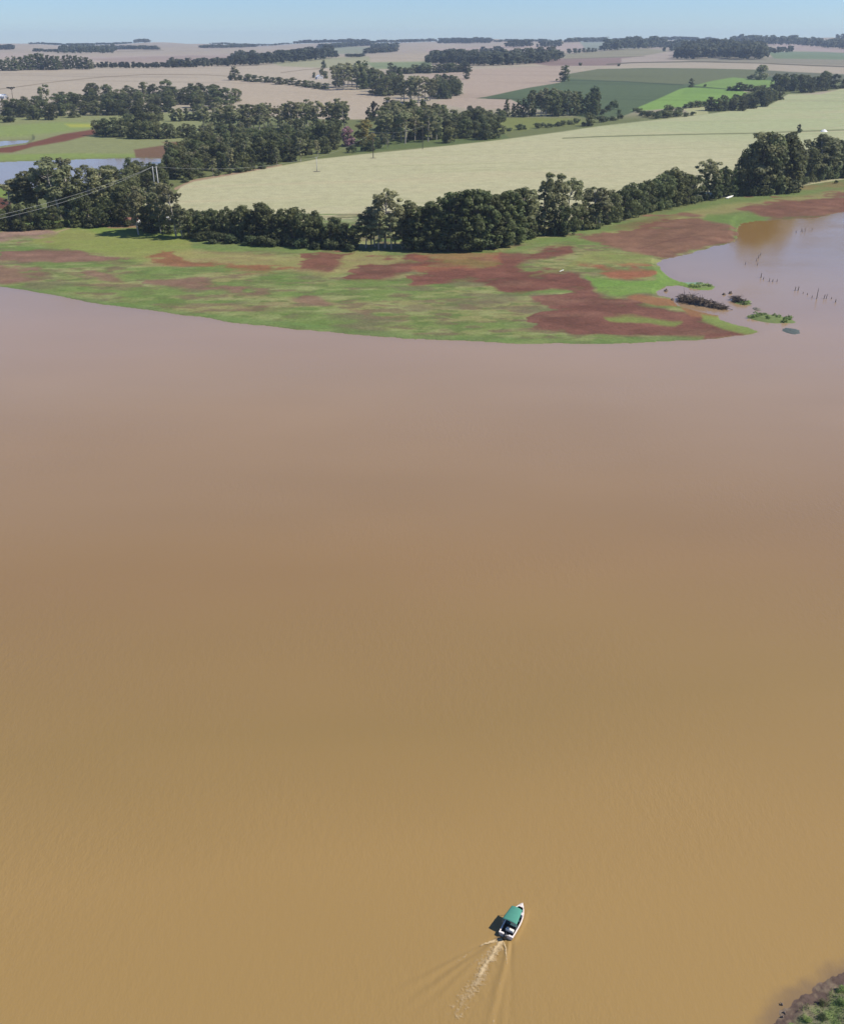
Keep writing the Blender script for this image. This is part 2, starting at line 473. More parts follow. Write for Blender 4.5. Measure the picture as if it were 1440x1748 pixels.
    shade(A((164, 154, 104)), -0.05, 0.65)
    shade(A((96, 116, 62)), 0.0, 0.6, fbm(X / 6, Y / 3.5, 4, 67))
    shade(A((160, 164, 108)), 0.02, 0.7, fbm(X / 8 + 4, Y / 4, 4, 69))
    shade(A((126, 104, 84)), 0.05, 0.7, fbm(X / 9 + 14, Y / 4.5, 4, 83))
    shade(A((112, 138, 70)), 0.0, 0.6, -streak)
    shade(A((124, 112, 88)), 0.05, 0.6, fbm(X / 22 + 5, Y / 10, 4, 61))
    lime = A((124, 152, 54)); rs = A((122, 82, 68)); rb = A((130, 99, 84)); ob = A((158, 112, 80)); dry = A((170, 156, 102))
    paint([(60, 398), (130, 390), (240, 392), (330, 405), (330, 440), (240, 445), (140, 430), (60, 415)], A((150, 156, 84)), 6, 8, False, 0.75)
    paint([(140, 388), (320, 392), (330, 408), (180, 404)], A((126, 150, 70)), 4, 4, False, 0.7)
    paint([(330, 410), (620, 428), (840, 432), (1000, 392), (1240, 338), (1440, 312), (1440, 322), (1200, 362), (1000, 404), (860, 436), (600, 440), (330, 424)], A((122, 142, 80)), 4, 5, False, 0.65)
    paint([(250, 440), (330, 428), (480, 440), (640, 430), (700, 440), (560, 470), (380, 452), (240, 450)], dry, 6, 14, False, 0.6)
    paint([(1000, 400), (1080, 388), (1130, 370), (1230, 350), (1440, 325), (1440, 335), (1280, 355), (1150, 385), (1020, 412)], dry, 4, 6, False, 0.55)
    R = [([(4, 430), (40, 420), (70, 417), (115, 421), (150, 431), (185, 440), (235, 445), (200, 452), (150, 451), (100, 446), (50, 447), (8, 447)], rb, .95),
         ([(-200, 446), (0, 450), (30, 460), (60, 455), (95, 461), (60, 478), (20, 481), (-200, 470)], rb, .85),
         ([(148, 464), (175, 462), (208, 480), (180, 480)], rb, .8),
         ([(150, 441), (205, 446), (300, 450), (200, 456)], rb, .6),
         ([(250, 440), (300, 428), (312, 442), (345, 450), (400, 452), (470, 455), (520, 460), (460, 468), (380, 464), (350, 458), (300, 452), (258, 449)], A((140, 92, 68)), .85),
         ([(522, 436), (560, 432), (618, 432), (592, 446), (562, 464), (518, 464), (508, 452)], rs, .95),
         ([(600, 456), (650, 440), (722, 434), (745, 444), (722, 462), (690, 470), (640, 479), (586, 478)], rs, 1),
         ([(258, 475), (330, 477), (400, 489), (450, 493), (478, 503), (440, 506), (350, 497), (262, 484)], rb, .85),
         ([(486, 499), (522, 505), (574, 523), (560, 528), (498, 513)], rb, .8),
         ([(605, 530), (700, 540), (720, 549), (618, 539)], rb, .5),
         ([(395, 525), (450, 518), (520, 528), (450, 534)], rb, .35),
         ([(700, 470), (760, 460), (842, 456), (848, 430), (900, 438), (940, 424), (988, 420), (978, 436), (920, 446), (880, 456), (952, 460), (984, 466), (1002, 482), (1008, 502),
           (960, 498), (930, 494), (880, 506), (852, 500), (828, 488), (800, 484), (776, 482), (740, 487), (696, 484)], rs, 1),
         ([(720, 440), (780, 428), (850, 428), (850, 458), (760, 464), (715, 470)], A((140, 90, 66)), .6),
         ([(965, 497), (1010, 498), (1020, 505), (1090, 510), (1135, 529), (1220, 540), (1262, 556), (1292, 566), (1245, 573), (1120, 578), (1040, 577), (970, 573), (908, 561), (904, 536)], A((122, 84, 70)), 1),
         ([(1000, 452), (1040, 455), (1100, 454), (1132, 460), (1112, 470), (1080, 478), (1050, 475), (1035, 468)], A((150, 98, 72)), .95),
         ([(976, 402), (1040, 394), (1120, 374), (1172, 361), (1215, 378), (1262, 394), (1262, 408), (1240, 414), (1195, 424), (1150, 437), (1115, 437), (1090, 425), (1040, 418), (1000, 411)], A((126, 92, 74)), .95),
         ([(1250, 349), (1320, 338), (1440, 330), (1700, 316), (1700, 345), (1440, 362), (1396, 370), (1312, 374), (1285, 364), (1258, 355)], A((124, 86, 70)), .95),
         ([(1340, 318), (1440, 312), (1440, 320), (1360, 326)], A((140, 108, 76)), .5),
         ([(-200, 396), (0, 397), (85, 392), (98, 398), (60, 405), (0, 412), (-200, 416)], A((150, 122, 108)), .95),
         ([(160, 380), (232, 376), (236, 388), (180, 392)], A((158, 124, 96)), .8)]
    fine = fbm(X / 5, Y / 4.0, 3, 71); blot = fbm(X / 26 + 3, Y / 11 + 8, 4, 73)
    def soil(poly, col, op):
        """bare red soil, its edge frayed by grass and its colour blotched"""
        d = sdf(PX + 22 * na + 10 * fine + 16 * streak, PY + 7 * nb + 3.5 * fine + 4 * streak, poly)
        d = d + 4.5 * streak + 3.5 * fine + 4.0 * blot
        a = sstep(-2.8, 3.6, d) * op * (0.62 + 0.38 * sstep(-0.45, 0.15, blot + 0.8 * streak + 0.5 * fine + 0.06 * d))
        a = a[:, None]
        c = col * (1.12 + 0.36 * blot[:, None] + 0.30 * fine[:, None]) + np.array([0.02, 0.018, 0.010]) * sstep(0.1, 0.6, streak)[:, None]
        state['C'] = state['C'] * (1 - a) + c * a
    for poly, col, op in R: soil(poly, col, op)
    paint([(1040, 388), (1125, 368), (1165, 365), (1100, 392)], A((122, 80, 62)), 4, 6, False, .5)
    paint([(1085, 502), (1150, 509), (1157, 524), (1120, 522), (1070, 508)], ob, 2, 5, False, .9)
    paint([(1160, 523), (1226, 536), (1222, 545), (1178, 540)], ob, 2, 4, False, .85)
    paint([(1000, 470), (1036, 478), (1080, 482), (1124, 476), (1142, 468), (1150, 478), (1128, 486), (1118, 499), (1060, 505), (1020, 500), (1006, 486)], A((124, 158, 74)), 3.4, 16, False, .8)
    paint([(1030, 537), (1070, 536), (1160, 546), (1150, 556), (1080, 551), (1040, 545)], A((134, 150, 78)), 3.2, 18, False, .85)
    paint([(1195, 536), (1230, 541), (1280, 556), (1306, 565), (1270, 568), (1230, 559), (1195, 546)], A((136, 154, 82)), 3, 12, False, .85)
    paint([(1120, 455), (1160, 475), (1217, 484), (1217, 496), (1178, 494), (1120, 480)], A((128, 156, 78)), 2, 3, False, .85)
    paint([(1166, 480), (1185, 477), (1204, 484), (1180, 487)], A((150, 182, 160)), 1.2, 2, False, .8)
    paint([(1205, 366), (1285, 362), (1312, 374), (1262, 386), (1200, 376)], A((116, 138, 72)), 3, 4, False, .85)
    paint([(905, 470), (960, 462), (985, 440), (1010, 430), (1090, 430), (1130, 445), (1100, 452), (1000, 450), (960, 458)], A((146, 152, 84)), 4, 5, False, .6)
    paint([(1, 484), (300, 530), (700, 570), (1000, 580), (1200, 572), (1200, 580), (1000, 592), (700, 582), (300, 542), (0, 494)], A((112, 140, 76)), 3, 4, False, .6)
    # sandy lip along the upper bank, thin
    stroke([(98, 396), (130, 386), (160, 378), (200, 384), (238, 380)], A((186, 164, 130)), 0.9, 0.8)
    stroke([(318, 402), (350, 408), (382, 412), (420, 412)], A((190, 170, 138)), 0.9, 0.7)
    stroke([(1090, 425), (1150, 408), (1200, 402), (1255, 405)], A((112, 78, 62)), 1.0, 0.5)
    # wet dark mud in the last metre above the water
    wet = (sstep(1.6, 0.0, shore) * 0.25)[:, None]
    state['C'] = state['C'] * (1 - wet) + A((104, 96, 80)) * wet
    C = np.clip(state['C'], 0.004, 0.9)
    V = np.stack([X, Y, z], 1)
    me = np_mesh("ground", V, grid_faces(len(Yr), len(u)), [M_GROUND], smooth=True)
    color_attr(me, "cover", C)
    o = link(bpy.data.objects.new("ground", me))
    tag(o, "rolling farmland and grassy red-soil shore of the lake", "ground", kind="structure")
build_ground()

# ================================================================== WATER
BOAT = at_water(877.0, 1575.5)
BOAT_RZ = -math.radians(29)                               # bow turned right of straight ahead
BOW = Vector((math.sin(-BOAT_RZ), math.cos(BOAT_RZ), 0))
STERN = BOAT - BOW * 2.25

def water_material():
    m, nt, N, L, P = new_mat("muddy_water")
    tc = N.new("ShaderNodeTexCoord")
    sh = N.new("ShaderNodeAttribute"); sh.attribute_name = "mud"
    def noise(scale, detail, sx=1, sy=1, rot=0.0, rough=0.5):
        mp = N.new("ShaderNodeMapping"); mp.inputs["Scale"].default_value = (sx, sy, 1); mp.inputs["Rotation"].default_value = (0, 0, rot)
        L.new(tc.outputs["Object"], mp.inputs["Vector"])
        n = N.new("ShaderNodeTexNoise"); n.inputs["Scale"].default_value = scale; n.inputs["Detail"].default_value = detail
        n.inputs["Roughness"].default_value = rough
        L.new(mp.outputs[0], n.inputs["Vector"]); return n
    big = noise(0.012, 3, 0.45, 1.0, 0.15)
    mx = N.new("ShaderNodeMix"); mx.data_type = 'RGBA'
    mx.inputs["A"].default_value = (0.94, 0.94, 0.94, 1); mx.inputs["B"].default_value = (1.05, 1.05, 1.05, 1)
    mr = N.new("ShaderNodeMapRange"); mr.inputs["From Min"].default_value = 0.35; mr.inputs["From Max"].default_value = 0.65
    L.new(big.outputs["Fac"], mr.inputs["Value"]); L.new(mr.outputs[0], mx.inputs["Factor"])
    m2 = N.new("ShaderNodeMix"); m2.data_type = 'RGBA'
    si = N.new("ShaderNodeAttribute"); si.attribute_name = "water_tone"
    vm = N.new("ShaderNodeVectorMath"); vm.operation = 'MULTIPLY'
    L.new(si.outputs["Color"], vm.inputs[0]); L.new(mx.outputs["Result"], vm.inputs[1])
    L.new(sh.outputs["Fac"], m2.inputs["Factor"]); L.new(vm.outputs[0], m2.inputs["A"])
    m2.inputs["B"].default_value = (0.140, 0.098, 0.066, 1)
    pl = N.new("ShaderNodeAttribute"); pl.attribute_name = "plume"
    m3 = N.new("ShaderNodeMix"); m3.data_type = 'RGBA'
    L.new(pl.outputs["Fac"], m3.inputs["Factor"]); L.new(m2.outputs["Result"], m3.inputs["A"])
    m3.inputs["B"].default_value = (0.23, 0.135, 0.045, 1)
    L.new(m3.outputs["Result"], P.inputs["Base Color"])
    P.inputs["Roughness"].default_value = 0.10
    P.inputs["IOR"].default_value = 1.333
    r1 = noise(1.1, 4, 1.0, 0.5, -0.5, 0.55)
    r2 = noise(3.6, 3, 1.0, 0.45, -0.35, 0.5)
    ad = N.new("ShaderNodeMath"); ad.operation = 'MULTIPLY_ADD'; ad.inputs[1].default_value = 0.5
    L.new(r2.outputs["Fac"], ad.inputs[0]); L.new(r1.outputs["Fac"], ad.inputs[2])
    patch = noise(0.03, 5, 0.6, 1.0, 0.1)
    ps = N.new("ShaderNodeMapRange"); ps.inputs["From Min"].default_value = 0.42; ps.inputs["From Max"].default_value = 0.72
    ps.inputs["To Min"].default_value = 0.035; ps.inputs["To Max"].default_value = 0.14
    L.new(patch.outputs["Fac"], ps.inputs["Value"])
    cal = N.new("ShaderNodeAttribute"); cal.attribute_name = "calm"
    inv = N.new("ShaderNodeMath"); inv.operation = 'SUBTRACT'; inv.inputs[0].default_value = 1.0
    L.new(cal.outputs["Fac"], inv.inputs[1])
    mm = N.new("ShaderNodeMath"); mm.operation = 'MULTIPLY'; L.new(ps.outputs[0], mm.inputs[0]); L.new(inv.outputs[0], mm.inputs[1])
    bp = N.new("ShaderNodeBump"); bp.inputs["Distance"].default_value = 1.0
    L.new(mm.outputs[0], bp.inputs["Strength"]); L.new(ad.outputs[0], bp.inputs["Height"])
    L.new(bp.outputs[0], P.inputs["Normal"])
    return m
M_WATER = water_material()

BANK = [(1700, 1560), (1560, 1600), (1470, 1640), (1440, 1657), (1408, 1674), (1380, 1692), (1352, 1706), (1336, 1722), (1326, 1742), (1310, 1760), (1290, 1800), (1280, 1900), (1300, 2200), (2100, 2200), (2100, 1560)]

def spaced(lo, hi, fines, grow=1.12, start=0.3):
    """grid lines: fine steps inside the given intervals, growing steps between them"""
    out = []; x = lo
    while x < hi:
        out.append(x)
        best = 400.0
        for a, b, s in fines:
            d = 0 if a <= x <= b else (a - x if x < a else x - b)
            best = min(best, s + d * (grow - 1))
            if x < a: best = min(best, max(s, (a - x) * 0.5 + s))
        x += max(best, 0.1)
    out.append(hi)
    return np.array(out)

def build_water():
    bx, by = STERN.x, STERN.y
    inn = [at_water(1262, 400), at_water(1330, 376)]
    xs = spaced(-6000, 6000, [(bx - 12, bx + 6, 0.14), (34, 62, 0.5), (-270, 340, 4.0)])
    ys = spaced(-300, 1600, [(by - 14, by + 5, 0.14), (40, 92, 0.5), (325, 480, 1.6), (480, 700, 3.0)])
    X, Y = np.meshgrid(xs, ys); X = X.ravel(); Y = Y.ravel()
    # wake: two wave arms spreading from the stern plus churned water between them
    dx, dy = X - bx, Y - by
    s = -(dx * BOW.x + dy * BOW.y)                            # metres behind the stern
    q = dx * BOW.y - dy * BOW.x                              # metres to the right of the track
    fade = sstep(-0.3, 1.0, s) * sstep(15, 6, s)
    z = np.zeros_like(X)
    wob = fbm(X / 1.3, Y / 1.3, 3, 5)
    for side, ang, amp in ((-1, 0.40, 0.075), (1, 0.24, 0.085), (-1, 0.26, 0.05), (1, 0.36, 0.045), (-1, 0.58, 0.045)):
        c = side * (0.45 + ang * s) + 0.15 * wob
        t = (q - c) / (0.22 + 0.03 * s)
        z += amp * fade * (np.exp(-t * t) - 0.6 * np.exp(-(t - 1.4 * side) ** 2))
    core = np.exp(-(q / (0.45 + 0.09 * s)) ** 2) * fade
    z += core * 0.06 * fbm(X / 0.5, Y / 0.5, 3, 9)
    # bow wave along the hull
    al = -s - 0.0
    t = (np.abs(q) - 1.02 + 0.13 * np.maximum(al - 2.2, 0)) / 0.2
    z += 0.05 * np.exp(-t * t) * sstep(-0.5, 0.5, al) * sstep(5.2, 4.2, al)
    px, py, d = project(X, Y, np.zeros_like(X))
    bank = sdf(px + 8 * fbm(X / 3, Y / 3, 3, 2), py + 8 * fbm(X / 3 + 9, Y / 3, 3, 4), BANK, 90)
    mud = np.where(d > 0, sstep(-40, 4, bank + 12 * fbm(X / 1.2, Y / 1.2, 3, 8)) * 0.62, 0)
    plume = sstep(-9, 7, sdf(px + 6 * fbm(X / 30, Y / 30, 3, 6), py, [(1258, 372), (1312, 370), (1326, 372), (1324, 392), (1316, 410), (1290, 420), (1262, 418), (1250, 404)], 14)) * (d > 0)
    near_shore = sdf(px, py, LAND, 40)
    mud = np.maximum(mud, sstep(-7, 0.5, near_shore) * 0.12 * (Y < 1000) * (d > 0))
    calm = 0.45 * sstep(-7, -0.5, near_shore) * (d > 0) + 0.75 * sstep(820, 880, Y) + (d > 0) * (py < 520) * sstep(-14, -2, sdf(px, py, [(1120, 440), (1215, 415), (1240, 420), (1262, 470), (1215, 520), (1230, 540), (1120, 520)], 20)) * 0.85
    me = np_mesh("lake_water", np.stack([X, Y, z], 1), grid_faces(len(ys), len(xs)), [M_WATER], smooth=True)
    Yw = Y * (1 + .16 * fbm(X / 90, Y / 45, 4, 14)) - .10 * X * np.exp(-((Y - 110) / 60) ** 2)                   # lake base colour varies with distance: darker midway, bluer toward the far shore
    water_tone = np.stack([np.interp(Yw, (60, 84, 112, 150, 209, 272, 320, 450), v) for v in ((.290, .288, .240, .244, .264, .298, .305, .275), (.187, .185, .157, .152, .172, .200, .204, .188), (.067, .068, .058, .065, .086, .108, .116, .105))], 1)
    color_attr(me, "water_tone", water_tone)
    float_attr(me, "mud", mud); float_attr(me, "plume", plume); float_attr(me, "calm", np.clip(calm, 0, 0.9))
    o = link(bpy.data.objects.new("lake_water", me))
    tag(o, "wide muddy brown lake with small ripples", "lake", kind="structure")
build_water()

# ================================================================== WAKE FOAM
def foam_material():
    m, nt, N, L, P = new_mat("wake_foam")
    tc = N.new("ShaderNodeTexCoord")
    n = N.new("ShaderNodeTexNoise"); n.inputs["Scale"].default_value = 2.4; n.inputs["Detail"].default_value = 6; n.inputs["Roughness"].default_value = 0.7
    L.new(tc.outputs["Object"], n.inputs["Vector"])
    a = N.new("ShaderNodeAttribute"); a.attribute_name = "foam"
    ad = N.new("ShaderNodeMath"); ad.operation = 'ADD'; L.new(n.outputs["Fac"], ad.inputs[0]); L.new(a.outputs["Fac"], ad.inputs[1])
    mr = N.new("ShaderNodeMapRange"); mr.inputs["From Min"].default_value = 0.92; mr.inputs["From Max"].default_value = 1.26
    L.new(ad.outputs[0], mr.inputs["Value"])
    P.inputs["Base Color"].default_value = (0.50, 0.365, 0.19, 1)
    P.inputs["Roughness"].default_value = 0.7
    L.new(mr.outputs[0], P.inputs["Alpha"])
    return m
M_FOAM = foam_material()

def ribbon(pts, widths, dens, z=0.05, cross=7, step=0.15):
    P = np.array([at_water(*p)[:2] for p in pts]); W = np.array(widths, float); De = np.array(dens, float)
    seg = np.r_[0, np.cumsum(np.linalg.norm(np.diff(P, axis=0), axis=1))]
    t = np.arange(0, seg[-1], step)
    x = np.interp(t, seg, P[:, 0]); y = np.interp(t, seg, P[:, 1]); w = np.interp(t, seg, W); de = np.interp(t, seg, De)
    tx = np.gradient(x); ty = np.gradient(y); l = np.hypot(tx, ty); nx, ny = -ty / l, tx / l
    c = np.linspace(-1, 1, cross)
    wob = fbm(t / 0.5, t * 0 + 3, 3, 12) * 0.3
    X = x[:, None] + nx[:, None] * (c[None, :] * w[:, None] + (wob * w)[:, None]); Y = y[:, None] + ny[:, None] * (c[None, :] * w[:, None] + (wob * w)[:, None])
    foam = de[:, None] * (1 - np.abs(c[None, :]) ** 1.5) * sstep(0, 0.3, t)[:, None] * sstep(t[-1] + .01, t[-1] - 0.6, t)[:, None]
    V = np.stack([X.ravel(), Y.ravel(), np.full(X.size, z)], 1)
    return V, grid_faces(len(t), cross), foam.ravel()

def build_foam():
    rib = [ribbon([(859, 1606), (842, 1626), (826, 1652), (806, 1690), (786, 1725), (772, 1750)], [.6, 1.1, 1.5, 1.9, 2.3, 2.4], [.8, .66, .6, .56, .5, .4], 0.085, 15, .12),
           ribbon([(858, 1606), (838, 1622), (815, 1640), (790, 1668)], [.3, .8, 1.0, 1.2], [.5, .54, .46, .35], 0.08, 11, .12),
           ribbon([(859, 1604), (846, 1618), (838, 1635), (828, 1650), (820, 1664), (812, 1680), (800, 1700), (790, 1716), (775, 1740)], [.45, .5, .55, .6, .65, .7, .8, .8, .8], [1.0, .78, .72, .78, .7, .52, .42, .34, .25], 0.10),
           ribbon([(860, 1604), (843, 1607), (826, 1612), (812, 1618)], [.35, .35, .25, .3], [.95, .85, .75, .6], 0.11),
           ribbon([(812, 1614), (804, 1624), (770, 1650), (752, 1662)], [.2, .25, .3, .3], [.3, .5, .48, .2], 0.09),
           ribbon([(859, 1606), (862, 1618), (864, 1640), (864, 1655)], [.2, .2, .2, .2], [.8, .75, .65, .3], 0.11),
           ribbon([(854, 1650), (852, 1680), (854, 1700)], [.2, .25, .2], [.38, .46, .3], 0.09),
           ribbon([(836, 1690), (841, 1720), (843, 1760)], [.3, .3, .3], [.3, .5, .45], 0.09),
           ribbon([(793, 1662), (788, 1668), (785, 1676)], [.15, .2, .15], [.3, .5, .3], 0.09),
           ribbon([(752, 1732), (742, 1748), (735, 1760)], [.25, .3, .3], [.3, .45, .4], 0.09)]
    V, F, A_, k = [], [], [], 0
    for v, f, a in rib:
        V.append(v); F.append(f + k); A_.append(a); k += len(v)
    me = np_mesh("wake_foam", np.concatenate(V), np.concatenate(F), [M_FOAM], smooth=True)
    float_attr(me, "foam", np.concatenate(A_))
    o = link(bpy.data.objects.new("wake_foam", me))
    tag(o, "pale tan foam trailing in streaks behind the motorboat", "wake", kind="stuff")
build_foam()

# ================================================================== BOAT
def bm_obj(name, bm, mat, parent, bevel=0.0, smooth=False):
    me = bpy.data.meshes.new(name); bmesh.ops.recalc_face_normals(bm, faces=bm.faces); bm.to_mesh(me); bm.free()
    me.materials.append(mat)
    if smooth: me.polygons.foreach_set("use_smooth", np.ones(len(me.polygons), bool))
    o = link(bpy.data.objects.new(name, me), parent)
    if bevel:
        b = o.modifiers.new("bevel", 'BEVEL'); b.width = bevel; b.segments = 2; b.limit_method = 'ANGLE'
    return o

def box(bm, c, s, rot=None):
    r = bmesh.ops.create_cube(bm, size=1.0)
    M = Matrix.Translation(c) @ (rot.to_4x4() if rot else Matrix.Identity(4)) @ Matrix.Diagonal((*s, 1))
    bmesh.ops.transform(bm, matrix=M, verts=r['verts'])

def tube(bm, pts, radii, n=8, cap=True):
    rings = []
    pts = [Vector(p) for p in pts]
    if not hasattr(radii, '__len__'): radii = [radii] * len(pts)
    for i, p in enumerate(pts):
        d = (pts[min(i + 1, len(pts) - 1)] - pts[max(i - 1, 0)]).normalized()
        a = d.orthogonal().normalized(); b = d.cross(a)
        if i and rings:                                      # keep rings aligned
            pa = (rings[-1][0].co - pts[i - 1]); pa = (pa - d * pa.dot(d))
            if pa.length > 1e-9: a = pa.normalized(); b = d.cross(a)
        rings.append([bm.verts.new(p + (a * math.cos(k * 2 * math.pi / n) + b * math.sin(k * 2 * math.pi / n)) * radii[i]) for k in range(n)])
    for r0, r1 in zip(rings[:-1], rings[1:]):
        for k in range(n): bm.faces.new((r0[k], r0[(k + 1) % n], r1[(k + 1) % n], r1[k]))
    if cap:
        bm.faces.new(rings[0][::-1]); bm.faces.new(rings[-1])

def hull_sections(length=4.7, beam=1.74, n=26):
    out = []
    for i in range(n):
        t = i / (n - 1)
        y = -length / 2 + length * t
        b = beam / 2 * (0.93 + 0.07 * math.sin(min(t / 0.4, 1) * math.pi / 2)) * (1 - max(0, (t - 0.42) / 0.58) ** 2.3) + 0.02
        sheer = 0.52 + 0.30 * t ** 2.2
        chine = 0.10 + 0.35 * max(0, (t - 0.5) / 0.5) ** 2
        keel = -0.18 + 0.55 * max(0, (t - 0.75) / 0.25) ** 2.5
        out.append((y, b, sheer, chine, keel))
    return out

def loft(bm, loops, closed=False):
    vs = [[bm.verts.new(p) for p in lp] for lp in loops]
    for a, b in zip(vs[:-1], vs[1:]):
        n = len(a)
        for k in range(n if closed else n - 1):
            bm.faces.new((a[k], a[(k + 1) % n], b[(k + 1) % n], b[k]))
    return vs

M_WHITE = plain("white_gelcoat", (0.70, 0.66, 0.62), 0.35, 0.06, 2)
M_RIM = plain("cream_gunwale", (0.76, 0.66, 0.58), 0.4, 0.05, 3)
M_DECK = plain("dark_wet_floor", (0.045, 0.035, 0.03), 0.6, 0.3, 5)
M_CANOPY = plain("green_canvas", (0.07, 0.24, 0.175), 0.75, 0.10, 4, spec=0.2)
M_STEEL = plain("galvanised_tube", (0.45, 0.46, 0.46), 0.4, 0.1, 5, metallic=0.7)
M_BLACK = plain("black_engine_cover", (0.02, 0.02, 0.022), 0.35, 0.2, 6)
M_CUSHION = plain("white_vinyl", (0.74, 0.72, 0.64), 0.5, 0.06, 5)
M_TEALSEAT = plain("dark_teal_cushion", (0.03, 0.07, 0.075), 0.7, 0.2, 6)

def build_boat():
    root = empty("motorboat", (BOAT.x, BOAT.y, 0.0), BOAT_RZ)
    tag(root, "small white open motorboat with green canopy heading away across the brown water", "motorboat")
    S = hull_sections()
    th = 0.05
    bm = bmesh.new()
    loops = [[(-b, y, sh), (-b * 0.93, y, ch), (-b * 0.45, y, (ch + k) / 2), (0, y, k), (b * 0.45, y, (ch + k) / 2), (b * 0.93, y, ch), (b, y, sh)] for y, b, sh, ch, k in S]
    vs = loft(bm, loops)
    bm.faces.new(vs[0])                                      # transom outside
    # inner skin
    inner = [[(-max(b - th, .01), y + (0.05 if i == 0 else 0), sh), (-max(b * .93 - th, .008), y + (0.05 if i == 0 else 0), max(ch, .12) + .04), (max(b * .93 - th, .008), y + (0.05 if i == 0 else 0), max(ch, .12) + .04), (max(b - th, .01), y + (0.05 if i == 0 else 0), sh)] for i, (y, b, sh, ch, k) in enumerate(S)]
    bm2 = bmesh.new(); iv = loft(bm2, inner)
    bm_obj("hull", bm, M_WHITE, root, 0, True)
    bm_obj("deck", bm2, M_DECK, root)
    # gunwale: a flat capped rim all round
    bm = bmesh.new()
    left = [Vector((-b, y, sh)) for y, b, sh, ch, k in S]; right = [Vector((b, y, sh)) for y, b, sh, ch, k in S]
    path = left + right[::-1]
    lo = []
    for i, p in enumerate(path):
        inw = Vector((-p.x, 0, 0)).normalized() if abs(p.x) > .03 else Vector((0, -1, 0))
        w = 0.11
        lo.append([p - inw * 0.025 + Vector((0, 0, -.02)), p - inw * 0.025 + Vector((0, 0, .035)), p + inw * min(w, abs(p.x)) + Vector((0, 0, .035)), p + inw * min(w, abs(p.x)) + Vector((0, 0, -.02))])
    loft(bm, lo, closed=True)
    bm_obj("gunwale", bm, M_RIM, root)
    # transom cap, notched for the engine: two corner blocks and a low middle
    bm = bmesh.new()
    y0, b0, s0 = S[0][0], S[0][1], S[0][2]
    box(bm, (-b0 * .66, y0 + .12, s0 - .02), (b0 * .62, .22, .12)); box(bm, (b0 * .66, y0 + .12, s0 - .02), (b0 * .62, .22, .12)); box(bm, (0, y0 + .1, s0 - .12), (b0 * .72, .16, .12))
    bm_obj("transom", bm, M_WHITE, root, 0.02)
    # foredeck: the small covered triangle at the bow
    bm = bmesh.new()
    lp = [[(-b * .97, y, sh + .02), (0, y, sh + .07), (b * .97, y, sh + .02)] for y, b, sh, ch, k in S if y > 1.62]
    loft(bm, lp)
    bm_obj("foredeck", bm, M_RIM, root)
    # seats
    bm = bmesh.new(); box(bm, (0.12, -1.46, .42), (.92, .36, .34)); seat = bm_obj("stern_bench", bm, M_CUSHION, root, 0.05)
    bm = bmesh.new(); box(bm, (0.12, -1.68, .66), (.90, .09, .22)); bm_obj("backrest", bm, M_CUSHION, seat, 0.03)
    for y in (-.62, .2):
        bm = bmesh.new(); box(bm, (0, y, .40), (1.42, .32, .07)); box(bm, (-.45, y, .27), (.06, .26, .2)); box(bm, (.45, y, .27), (.06, .26, .2))
        bm_obj("bench_seat", bm, M_TEALSEAT, root, 0.02)
    # steering console with windscreen
    bm = bmesh.new(); box(bm, (.38, .95, .52), (.55, .38, .62)); con = bm_obj("console", bm, M_WHITE, root, 0.04)
    bm = bmesh.new()
    for k in range(20):
        a0 = k * math.pi / 10; a1 = (k + 1) * math.pi / 10
        tube(bm, [(.38 + .15 * math.cos(a0), .70, .78 + .15 * math.sin(a0)), (.38 + .15 * math.cos(a1), .70, .78 + .15 * math.sin(a1))], .014, 6)
    bm_obj("steering_wheel", bm, M_BLACK, con)
    # canopy: a cambered canvas top with hanging side valance on four tubes
    bm = bmesh.new()
    cy, hl, hw, zc = -0.30, 1.06, 0.76, 1.62
    wid = lambda v: hw - .11 * v
    nx, ny = 12, 10
    top = []
    for j in range(ny + 1):
        v = -1 + 2 * j / ny
        row = []
        for i in range(nx + 1):
            u_ = -1 + 2 * i / nx
            row.append((u_ * wid(v) - .05, cy + v * hl, zc + 0.13 * (1 - u_ * u_) + .03 * (1 - v * v) - 0.012 * math.cos(v * math.pi * 3)))
        top.append([(-wid(v) - .062, row[0][1], zc - .12)] + row + [(wid(v) - .038, row[0][1], zc - .12)])
    loft(bm, top)
    cp = bm_obj("canopy", bm, M_CANOPY, root, 0, True)
    so = cp.modifiers.new("thickness", 'SOLIDIFY'); so.thickness = 0.025
    for v in (-1, -.33, .33, 1):
        bm = bmesh.new()
        pts = [(u_ * (wid(v) - .02) - .05, cy + v * (hl - .03), zc + 0.10 * (1 - u_ * u_) - .04) for u_ in np.linspace(-1, 1, 9)]
        tube(bm, pts, .018, 6); bm_obj("canopy_hoop", bm, M_STEEL, root, 0, True)
    for sx in (-1, 1):
        for v in (-1, 1):
            bm = bmesh.new(); tube(bm, [(sx * (wid(v) - .02) - .05, cy + v * (hl - .03), zc - .05), (sx * .76, cy + v * (hl + .05), .55)], .02, 6)
            bm_obj("canopy_pole", bm, M_STEEL, root, 0, True)
    # bow cleat rail
    bm = bmesh.new(); tube(bm, [(-.42, 1.7, .76), (-.38, 1.75, .92), (-.12, 2.1, .98), (.12, 2.1, .98), (.38, 1.75, .92), (.42, 1.7, .76)], .014, 6)
    bm_obj("bow_rail", bm, M_STEEL, root, 0, True)
    # outboard
    mo = bpy.data.objects.new("outboard_motor", None); link(mo, root); mo.location = (0.02, y0 - .22, 0)
    bm = bmesh.new()
    lp = []
